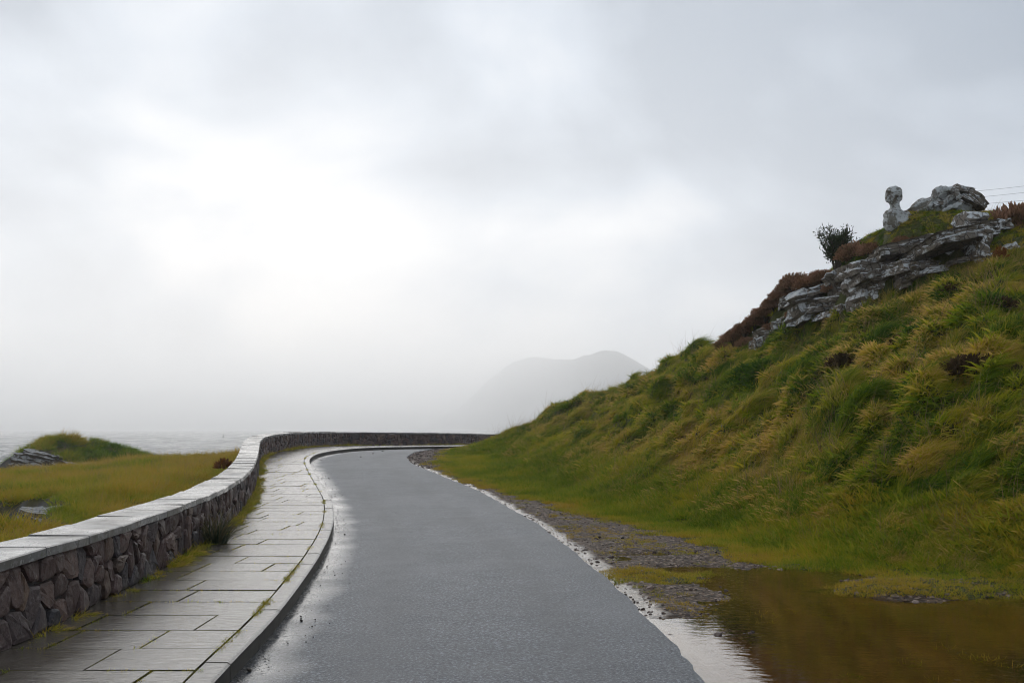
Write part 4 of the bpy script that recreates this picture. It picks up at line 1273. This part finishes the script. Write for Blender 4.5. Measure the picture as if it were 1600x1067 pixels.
# ================================================================== the statue on the crag
def blob(bm, c, r, rot=None):
    m = Matrix.Translation(c) @ (rot.to_matrix().to_4x4() if rot else Matrix()) @ Matrix.Diagonal((*r, 1))
    bmesh.ops.create_icosphere(bm, subdivisions=3, radius=1, matrix=m)
def capsule(bm, a, b, ra, rb, n=7):
    a, b = Vector(a), Vector(b)
    for i in range(n + 1):
        t = i / n; r = ra + (rb - ra) * t; blob(bm, a.lerp(b, t), (r, r, r))
def fuse(name, bm, voxel, mat, parent, post=None):
    me = bpy.data.meshes.new(name); bm.to_mesh(me); bm.free()
    t = bpy.data.objects.new('tmp', me); link(t)
    md = t.modifiers.new('r', 'REMESH'); md.mode = 'VOXEL'; md.voxel_size = voxel
    sm = t.modifiers.new('s', 'SMOOTH'); sm.iterations = 3; sm.factor = .5
    dg = bpy.context.evaluated_depsgraph_get()
    out = bpy.data.meshes.new_from_object(t.evaluated_get(dg)); out.name = name
    bpy.data.objects.remove(t); bpy.data.meshes.remove(me)
    if post:
        for v in out.vertices: v.co = post(v.co)
    out.materials.clear(); out.materials.append(mat)
    out.polygons.foreach_set('use_smooth', [True] * len(out.polygons))
    o = bpy.data.objects.new(name, out); link(o); o.parent = parent
    return o
def statue():
    D = 21.3; k = D / F
    root = empty('statue', tuple(at(1440, 352, D)))
    tag(root, 'white lichen covered statue of a reclining figure on top of the crag', 'statue')
    O = Vector(root.location)
    def S(px, py, dy=0.0): return Vector(at(px, py, D)) + Vector((0, dy, 0)) - O
    def P(v): return v * k
    bm = bmesh.new()
    tilt = Euler((0, R(12), R(-25)))
    blob(bm, S(1396, 302.5), (P(12.2), P(13), P(11.6)), None)
    blob(bm, S(1391, 308, -.03), (P(9), P(10), P(11.0)), Euler((0, R(14), 0)))
    blob(bm, S(1387.5, 314.5, -.05), (P(5), P(6), P(4)), None)
    blob(bm, S(1402, 309, .03), (P(7.5), P(10), P(9.5)), None)
    blob(bm, S(1383.6, 307.2, -.09), (P(2.2), P(2.4), P(3.6)), Euler((0, R(20), 0)))       # nose
    blob(bm, S(1386, 301.5, -.12), (P(5.5), P(2.4), P(1.7)), Euler((0, R(8), R(-35))))      # brow
    blob(bm, S(1385.4, 312.2, -.10), (P(2.6), P(2.2), P(1.1)), Euler((0, R(10), R(-30))))   # mouth
    blob(bm, S(1399.5, 307.5, -.17), (P(2.0), P(1.6), P(3.6)), None)                        # ear
    capsule(bm, S(1398, 314), S(1399, 329), P(7.2), P(8.4))
    blob(bm, S(1400, 339, .02), (P(19), .26, P(13)), Euler((0, R(16), R(-20))))
    blob(bm, S(1392, 348, -.03), (P(12), .20, P(15)), None)
    blob(bm, S(1408, 350, .0), (P(16), .24, P(14)), None)
    capsule(bm, S(1414, 337), S(1428, 348, -.12), P(8.5), P(7))
    capsule(bm, S(1428, 346, -.10), S(1446, 345, -.25), P(6.5), P(4.5))
    def carve(co):
        for ex, ey, ez in ((1387.6, 304.9, -.14), (1381.9, 304.6, -.02)):
            e = S(ex, ey, ez); dd = (co - e).length
            if dd < .055: co = co + (S(1395, 305, .02) - co).normalized() * (.028 * (1 - dd / .055))
        n = mn.noise_vector(co * 7) * .022 + mn.noise_vector(co * 22) * .012
        return co + n
    fuse('figure', bm, .018, MAT['statue'], root, carve)
    bm = bmesh.new()
    blob(bm, S(1470, 330, .15), (P(46), .5, P(26)), None)
    blob(bm, S(1482, 316, .12), (P(24), .4, P(17)), None)
    blob(bm, S(1502, 324, .1), (P(22), .42, P(16)), Euler((0, R(22), 0)))
    blob(bm, S(1440, 332, .1), (P(26), .3, P(13)), Euler((0, R(-24), 0)))
    capsule(bm, S(1417, 330, -.05), S(1444, 314, -.08), P(3), P(4))
    def rough(co):
        return co + mn.noise_vector(co * 2.6) * .07 + mn.noise_vector(co * 7) * .035 + mn.noise_vector(co * 19) * .015
    fuse('mound', bm, .03, MAT['statue'], root, rough)
    bm = bmesh.new()
    arc = [(1442, 327, -.42), (1444, 317, -.45), (1448, 309, -.46), (1455, 303.5, -.45), (1464, 301, -.42), (1473, 302.5, -.42), (1480, 308, -.45), (1481, 317, -.48)]
    for a, b in zip(arc[:-1], arc[1:]): capsule(bm, S(*a), S(*b), P(4.6), P(4.6), 4)
    blob(bm, S(1470, 301, -.3), (P(13), .16, P(4.5)), None)
    fuse('arched_rim', bm, .02, MAT['statue'], root, lambda co: co + mn.noise_vector(co * 5) * .05 + mn.noise_vector(co * 16) * .025)
    for a, b, r0, r1 in (((1459, 329, -.40), (1479, 311, -.42), 2.6, 4.6), ((1461, 337, -.45), (1486, 325, -.44), 3.2, 5.2)):
        bm = bmesh.new(); capsule(bm, S(*a), S(*b), P(r0), P(r1), 6)
        fuse('arm', bm, .02, MAT['statue'], root, lambda co: co + mn.noise_vector(co * 5) * .04 + mn.noise_vector(co * 17) * .025)
    for i, (px, py, w, h, dip) in enumerate([(1494, 303, 30, 8, -14), (1512, 314, 24, 9, -32), (1503, 318, 30, 9, -24), (1448, 326, 9, 8, 20), (1457, 325, 5, 5, 0), (1520, 324, 20, 10, -36)]):
        o = bpy.data.objects.new('stone', rock_mesh('stone', P(w), .35 if w > 10 else .1, P(h), 700 + i, MAT['rock'], cuts=4)); link(o); o.parent = root
        o.location = S(px, py, -.28 if w > 10 else -.42); o.rotation_euler = (0, R(-dip), 0)
    return root
ms = M('lichened_concrete')
_l = ms.noise(7, 7, .7)
_c = ms.mix(ms.noise(4, 5), (.30, .30, .28), (.62, .62, .59))
_c = ms.mix(ms.ramp(_l, [(.49, 0.0), (.54, .95)]), _c, ms.mix(ms.noise(11), (.10, .075, .05), (.19, .17, .14)))
_c = ms.mix(ms.ramp(ms.noise(3.3, 6, .65), [(.53, 0.0), (.59, .85)]), _c, (.11, .09, .055))
MAT['statue'] = ms.set(_c, .85, ms.bump(ms.math('ADD', _l, ms.noise(28, 5)), .8, .03), .3)
statue()

# ================================================================== heather, shrub, tussock
def mat_own(name, stops, tips, trans=.2): return mat_leaf(name, stops, tips, trans, 'OBJECT')
MAT['heather'] = mat_leaf('heather_sprig', [(0, (.06, .045, .02)), (.5, (.14, .075, .03)), (1, (.13, .12, .035))], (.40, .215, .13), .25, 'OBJECT')
MAT['stem'] = mat_plain('woody_stem', (.07, .05, .035), .85, .4, 30)
def sprigs(name, n, rx, rz, ln, wd, seed, mat, flat=.25):
    r = random.Random(seed); V, Fc, T = [], [], []
    for i in range(n):
        a = r.uniform(0, 6.283); u = r.random(); e = math.asin(min(1, u ** .8))
        rr = r.uniform(.55, 1.0) * (1 + .22 * mn.noise(Vector((math.cos(a) * 1.7, math.sin(a) * 1.7, e * 2 + seed))))
        dr = Vector((math.cos(a) * math.cos(e), math.sin(a) * math.cos(e), math.sin(e) * 1.0))
        p = Vector((dr.x * rx * rr, dr.y * rx * rr, dr.z * rz * rr))
        d = (dr + Vector((r.gauss(0, .35), r.gauss(0, .35), .55 + r.gauss(0, .2)))).normalized()
        L = ln * r.uniform(.6, 1.3); w = wd * r.uniform(.7, 1.3)
        s1 = d.cross(Vector((r.gauss(0, 1), r.gauss(0, 1), r.gauss(0, 1)))).normalized(); s2 = d.cross(s1)
        for s_ in (s1, s2):
            k = len(V)
            V += [tuple(p - d * L * .6), tuple(p + s_ * w), tuple(p + d * L * .7), tuple(p - s_ * w)]
            t = rr * .85
            T += [t - .35, t, t + .2, t]
            Fc.append((k, k + 1, k + 2, k + 3))
    me = bpy.data.meshes.new(name); me.from_pydata(V, [], Fc); me.materials.append(mat); me.update()
    me.attributes.new('tip', 'FLOAT', 'POINT').data.foreach_set('value', T)
    return me
def tubes(name, lines, mat, sides=5):
    V, Fc = [], []
    for pts, r0, r1 in lines:
        n = len(pts); b = len(V)
        for i, p in enumerate(pts):
            p = Vector(p); t = (Vector(pts[min(i + 1, n - 1)]) - Vector(pts[max(i - 1, 0)])).normalized()
            s1 = t.cross(Vector((.3, .9, .1))).normalized(); s2 = t.cross(s1); r = r0 + (r1 - r0) * i / (n - 1)
            for k in range(sides):
                a = 2 * math.pi * k / sides; V.append(tuple(p + (s1 * math.cos(a) + s2 * math.sin(a)) * r))
        for i in range(n - 1):
            for k in range(sides):
                a = b + i * sides + k; c = b + i * sides + (k + 1) % sides; Fc.append((a, c, c + sides, a + sides))
        Fc.append(tuple(b + (n - 1) * sides + k for k in range(sides)))
    me = bpy.data.meshes.new(name); me.from_pydata(V, [], Fc); me.materials.append(mat); me.update()
    return me
def stem_lines(n, rx, rz, seed):
    r = random.Random(seed); out = []
    for i in range(n):
        a = r.uniform(0, 6.283); q = r.uniform(.3, .9)
        e = Vector((math.cos(a) * rx * q, math.sin(a) * rx * q, rz * r.uniform(.5, .95)))
        out.append(([(0, 0, -.15), tuple(e * .45 + Vector((r.gauss(0, .03), r.gauss(0, .03), .03))), tuple(e)], .014, .004))
    return out
HB = [(sprigs('crown', 2600, .42, .34, .05, .012, 20 + k, MAT['heather']), tubes('stem', stem_lines(12, .4, .34, 30 + k), MAT['stem'])) for k in range(3)]
def heather():
    L = [  # px, py of the crown's foot, size, depth offset, label
        (1098, 557, .35, 0, 'tiny pink heather tuft lowest on the hill skyline'),
        (1124, 543, .75, 0, 'low pink-brown heather bush at foot of the sloping heather strip'),
        (1146, 531, .95, 0, 'pink-brown heather bush second up the sloping heather strip'),
        (1164, 520, 1.0, 0, 'pink-brown heather bush third up the sloping heather strip'),
        (1180, 508, 1.0, 0, 'pink-brown heather bush fourth up the sloping heather strip'),
        (1196, 494, 1.0, 0, 'pink-brown heather bush fifth up the sloping heather strip'),
        (1211, 480, .95, 0, 'pink-brown heather bush sixth up the sloping heather strip'),
        (1224, 466, .95, 0, 'heather bush at top of the sloping strip, under the brown hump'),
        (1243, 450, 1.15, 0, 'rounded brown heather hump on skyline left of the dark shrub'),
        (1266, 448, 1.05, -.2, 'orange-brown heather bush between brown hump and dark shrub'),
        (1288, 440, 1.05, -.2, 'rust heather bush at left foot of the dark green shrub'),
        (1168, 538, .8, -.5, 'dim heather bush among white stones at outcrop lower end'),
        (1207, 520, .8, -.4, 'brown heather hanging over the lower left rocks'),
        (1248, 492, .8, -.5, 'dark brown heather hanging down the left rock face'),
        (1305, 452, .8, -.4, 'dark heather clump tucked beside the big rock nose'),
        (1338, 402, 1.15, 0, 'bright rust heather dome just right of the dark shrub'),
        (1362, 396, .75, -.2, 'rust heather bush between rust dome and the statue'),
        (1410, 381, .6, -.5, 'dark rust heather on turf directly below the statue bust'),
        (1430, 377, .5, -.5, 'small rust heather below the statue, above the white slab'),
        (1505, 360, .5, -.5, 'small rust heather clump left of the tall grey rock'),
        (1592, 366, 1.9, -.1, 'large dark rust heather bush cut by the right edge'),
        (1586, 392, 1.1, -.6, 'pinkish heather bush under the large one at right edge'),
        ]
    cb = np.array(CREST + RIDGE)
    for i, (px, py, s, dd, lab) in enumerate(L):
        d = float(np.interp(px, cb[:, 0], cb[:, 2])) - .5 + dd
        root = empty('heather_bush', tuple(at(px, py + 3, d))); tag(root, lab, 'heather', 'heather bushes on the crag')
        for nm, me in zip(('crown', 'stem'), HB[i % 3]):
            o = bpy.data.objects.new(nm, me); link(o); o.parent = root
        root.rotation_euler = (0, 0, rnd.uniform(0, 6)); root.scale = (s, s, s * rnd.uniform(.85, 1.1))
heather()
MAT['dark_heather'] = mat_leaf('dark_heather_sprig', [(0, (.03, .022, .012)), (1, (.06, .04, .018))], (.12, .075, .038), .15, 'OBJECT')
def bank_heather():
    crown = sprigs('crown', 2200, .42, .30, .06, .014, 41, MAT['dark_heather']); st = tubes('stem', stem_lines(12, .4, .3, 42), MAT['stem'])
    tl = np.array(CRAGB)
    for px, py, s_, lab in [(1316, 562, .75, 'dark heather clump in the grass below the middle of the outcrop'), (1522, 572, .95, 'large dark heather clump deep in the grass at right of bank'), (1408, 528, .55, 'small dark heather patch in the grass under the big rock nose'), (1488, 446, .55, 'small rusty heather patch just below the overhanging slab'), (1583, 585, .8, 'dark heather clump on the bank beside the right edge'), (1560, 470, .6, 'dark low heather patch below the orange bracken')]:
        # where the line of sight meets the bank
        d = 8.0
        while d < 30:
            p = at(px, py, d)
            if p[2] < float(hz(np.array([p[0]]), np.array([p[1]]))[0]): break
            d += .05
        root = empty('heather_bush', tuple(p - np.array([0, 0, .13]))); tag(root, lab, 'heather', 'dark heather clumps on the bank')
        for nm, me in (('crown', crown), ('stem', st)):
            o = bpy.data.objects.new(nm, me); link(o); o.parent = root
        root.rotation_euler = (0, 0, rnd.uniform(0, 6)); root.scale = (s_ * 1.25, s_, s_)
bank_heather()
MAT['gorse'] = mat_leaf('dark_shrub_leaf', [(0, (.018, .028, .012)), (.6, (.035, .05, .018)), (1, (.06, .07, .03))], None, .15, 'OBJECT')
def shrub():
    d = 23.2
    root = empty('shrub', tuple(at(1306, 420, d))); tag(root, 'dark green spiky shrub standing up on the skyline above the rocks', 'shrub')
    r = random.Random(5); lines = []; V, Fc = [], []
    for i in range(26):
        a = r.uniform(0, 6.283); lean = r.uniform(.1, .95)
        e = Vector((math.cos(a) * lean * .55 + .06, math.sin(a) * lean * .5, r.uniform(.55, 1.0)))
        pts = [(0, 0, -.2)] + [tuple(e * t + Vector((r.gauss(0, .03), r.gauss(0, .03), 0))) for t in (.3, .6, .85, 1.0)]
        pts[-1] = tuple(e * 1.12)
        lines.append((pts, .014, .003))
        for _ in range(150):
            t = r.uniform(.28, 1.0); p = e * t + Vector((r.gauss(0, .055), r.gauss(0, .055), r.gauss(0, .045)))
            dr = (e.normalized() * .7 + Vector((r.gauss(0, .6), r.gauss(0, .6), r.gauss(0, .4)))).normalized()
            sd = dr.cross(Vector((r.gauss(0, 1), r.gauss(0, 1), r.gauss(0, 1)))).normalized() * r.uniform(.008, .015); L = r.uniform(.05, .12)
            k = len(V); V += [tuple(p), tuple(p + dr * L * .5 + sd), tuple(p + dr * L), tuple(p + dr * L * .5 - sd)]; Fc.append((k, k + 1, k + 2, k + 3))
    me = bpy.data.meshes.new('crown'); me.from_pydata(V, [], Fc); me.materials.append(MAT['gorse'])
    for nm, m_ in (('crown', me), ('stem', tubes('stem', lines, MAT['stem']))):
        o = bpy.data.objects.new(nm, m_); link(o); o.parent = root
shrub()
MAT['tuss'] = mat_leaf('tussock_blade', [(0, (.03, .05, .028)), (.5, (.055, .075, .04)), (1, (.10, .10, .045))], (.24, .17, .08), .2, 'OBJECT')
def tussock():
    p = ground_pt(337, 849, PV)
    root = empty('grass_tussock', (p[0], p[1], PV)); tag(root, 'big drooping grey-green grass tussock at the foot of the wall', 'grass')
    me = blade_mesh('blades', 240, .13, .35, .66, .010, .0, .62, MAT['tuss'], 77, 5, 1.0, 1.5)
    o = bpy.data.objects.new('blades', me); link(o); o.parent = root
    p = at(358, 716, 23.5)
    root = empty('bracken', (p[0] - .3, p[1] + .6, p[2] - .25)); tag(root, 'small red-brown bracken clump at the sea side of the wall', 'bracken')
    me = sprigs('fronds', 160, .25, .22, .10, .02, 9, MAT['bracken']); o = bpy.data.objects.new('fronds', me); link(o); o.parent = root
    p = at(1563, 408, 18.2)
    root = empty('bracken', tuple(p)); tag(root, 'single orange bracken plant on the bank near the right edge', 'bracken')
    me = sprigs('fronds', 70, .13, .16, .08, .016, 12, MAT['bracken']); o = bpy.data.objects.new('fronds', me); link(o); o.parent = root; o.location.z = .08
MAT['bracken'] = mat_leaf('bracken_frond', [(0, (.16, .06, .02)), (1, (.30, .12, .03))], None, .2, 'OBJECT')
tussock()

# ================================================================== small man-made things far off
MAT['bluepaint'] = mat_plain('weathered_blue_paint', (.22, .33, .40), .5, .25, 6)
MAT['greymetal'] = mat_plain('dull_metal', (.22, .23, .24), .5, .2, 10)
MAT['timber'] = mat_plain('weathered_timber', (.13, .10, .08), .85, .3, 12)
MAT['cable'] = mat_plain('cable', (.05, .055, .06), .6, .1, 5)
def box(name, x0, x1, y0, y1, z0, z1, mat, parent):
    V = [(x, y, z) for z in (z0, z1) for y in (y0, y1) for x in (x0, x1)]
    return mesh_obj(name, V, [(0, 2, 3, 1), (4, 5, 7, 6), (0, 1, 5, 4), (2, 6, 7, 3), (0, 4, 6, 2), (1, 3, 7, 5)], mat, parent)
def small_things():
    p = at(882, 626, 38.5); z0 = float(hz(np.array([p[0]]), np.array([p[1]]))[0])
    root = empty('marker_post', (p[0], p[1], z0)); tag(root, 'thin blue-grey marker post sticking up behind the grassy skyline', 'post')
    H = p[2] - z0
    mesh = tubes('post', [([(0, 0, -.2), (0, 0, H * .6), (0, 0, H)], .022, .022)], MAT['bluepaint'], 8); o = bpy.data.objects.new('post', mesh); link(o); o.parent = root
    box('cap', -.03, .03, -.03, .03, H + .001, H + .02, MAT['bluepaint'], root)
    p = at(1011, 593, 40); z0 = float(hz(np.array([p[0]]), np.array([p[1]]))[0])
    root = empty('sign_board', (p[0], p[1], z0)); tag(root, 'pale blue board just showing over the grassy skyline below the mountain', 'sign'); H = p[2] - z0
    box('board', -.2, .42, -.015, .015, H - .32, H, MAT['bluepaint'], root)
    for x in (-.12, .34): box('post', x - .025, x + .025, .017, .06, -.3, H - .05, MAT['greymetal'], root)
    # power line beyond the hill
    A, B = at(1474, 312, 62), at(2150, 170, 66)
    ends = []
    for (q, lab) in ((A, 'wooden power pole hidden behind the statue mound'), (B, 'wooden power pole out of view at the right')):
        root = empty('power_pole', (q[0], q[1], 4.0)); tag(root, lab, 'pole', 'power line poles')
        H = q[2] - 4.0
        o = bpy.data.objects.new('pole', tubes('pole', [([(0, 0, -6), (0, 0, H * .5), (0, 0, H)], .15, .11)], MAT['timber'], 10)); link(o); o.parent = root
        box('crossarm', -.7, .7, -.06, .06, H - .25, H - .12, MAT['timber'], root)
        ends.append(root)
    offs = [(.0, .25, .42), (-.6, 0, -.05), (.6, 0, -.38), (0, .14, -.85)]
    names = ['topmost', 'second', 'third', 'lowest']
    for (dx, dy, dz), nm in zip(offs, names):
        a, b = Vector(A) + Vector((dx, dy, dz)), Vector(B) + Vector((dx, dy, dz * 1.6))
        pts = [tuple(a.lerp(b, t) - Vector((0, 0, 1.1 * 4 * t * (1 - t)))) for t in np.linspace(0, 1, 24)]
        o = bpy.data.objects.new('overhead_wire', tubes('overhead_wire', [(pts, .008, .008)], MAT['cable'], 5)); link(o)
        tag(o, '%s of four thin overhead wires in the sky at right edge' % nm, 'wire', 'overhead wires')
    # buoy
    p = at(349, 674, 520); root = empty('buoy', (p[0], p[1], SEA)); tag(root, 'tiny dark buoy far out on the sea near the wall', 'buoy')
    o = bpy.data.objects.new('float', tubes('float', [([(0, 0, -.4), (0, 0, .2), (0, 0, .8)], .55, .35)], MAT['cable'], 10)); link(o); o.parent = root
    o = bpy.data.objects.new('mast', tubes('mast', [([(0, 0, .7), (0, 0, 1.2), (0, 0, 1.9)], .12, .08)], MAT['cable'], 6)); link(o); o.parent = root
small_things()
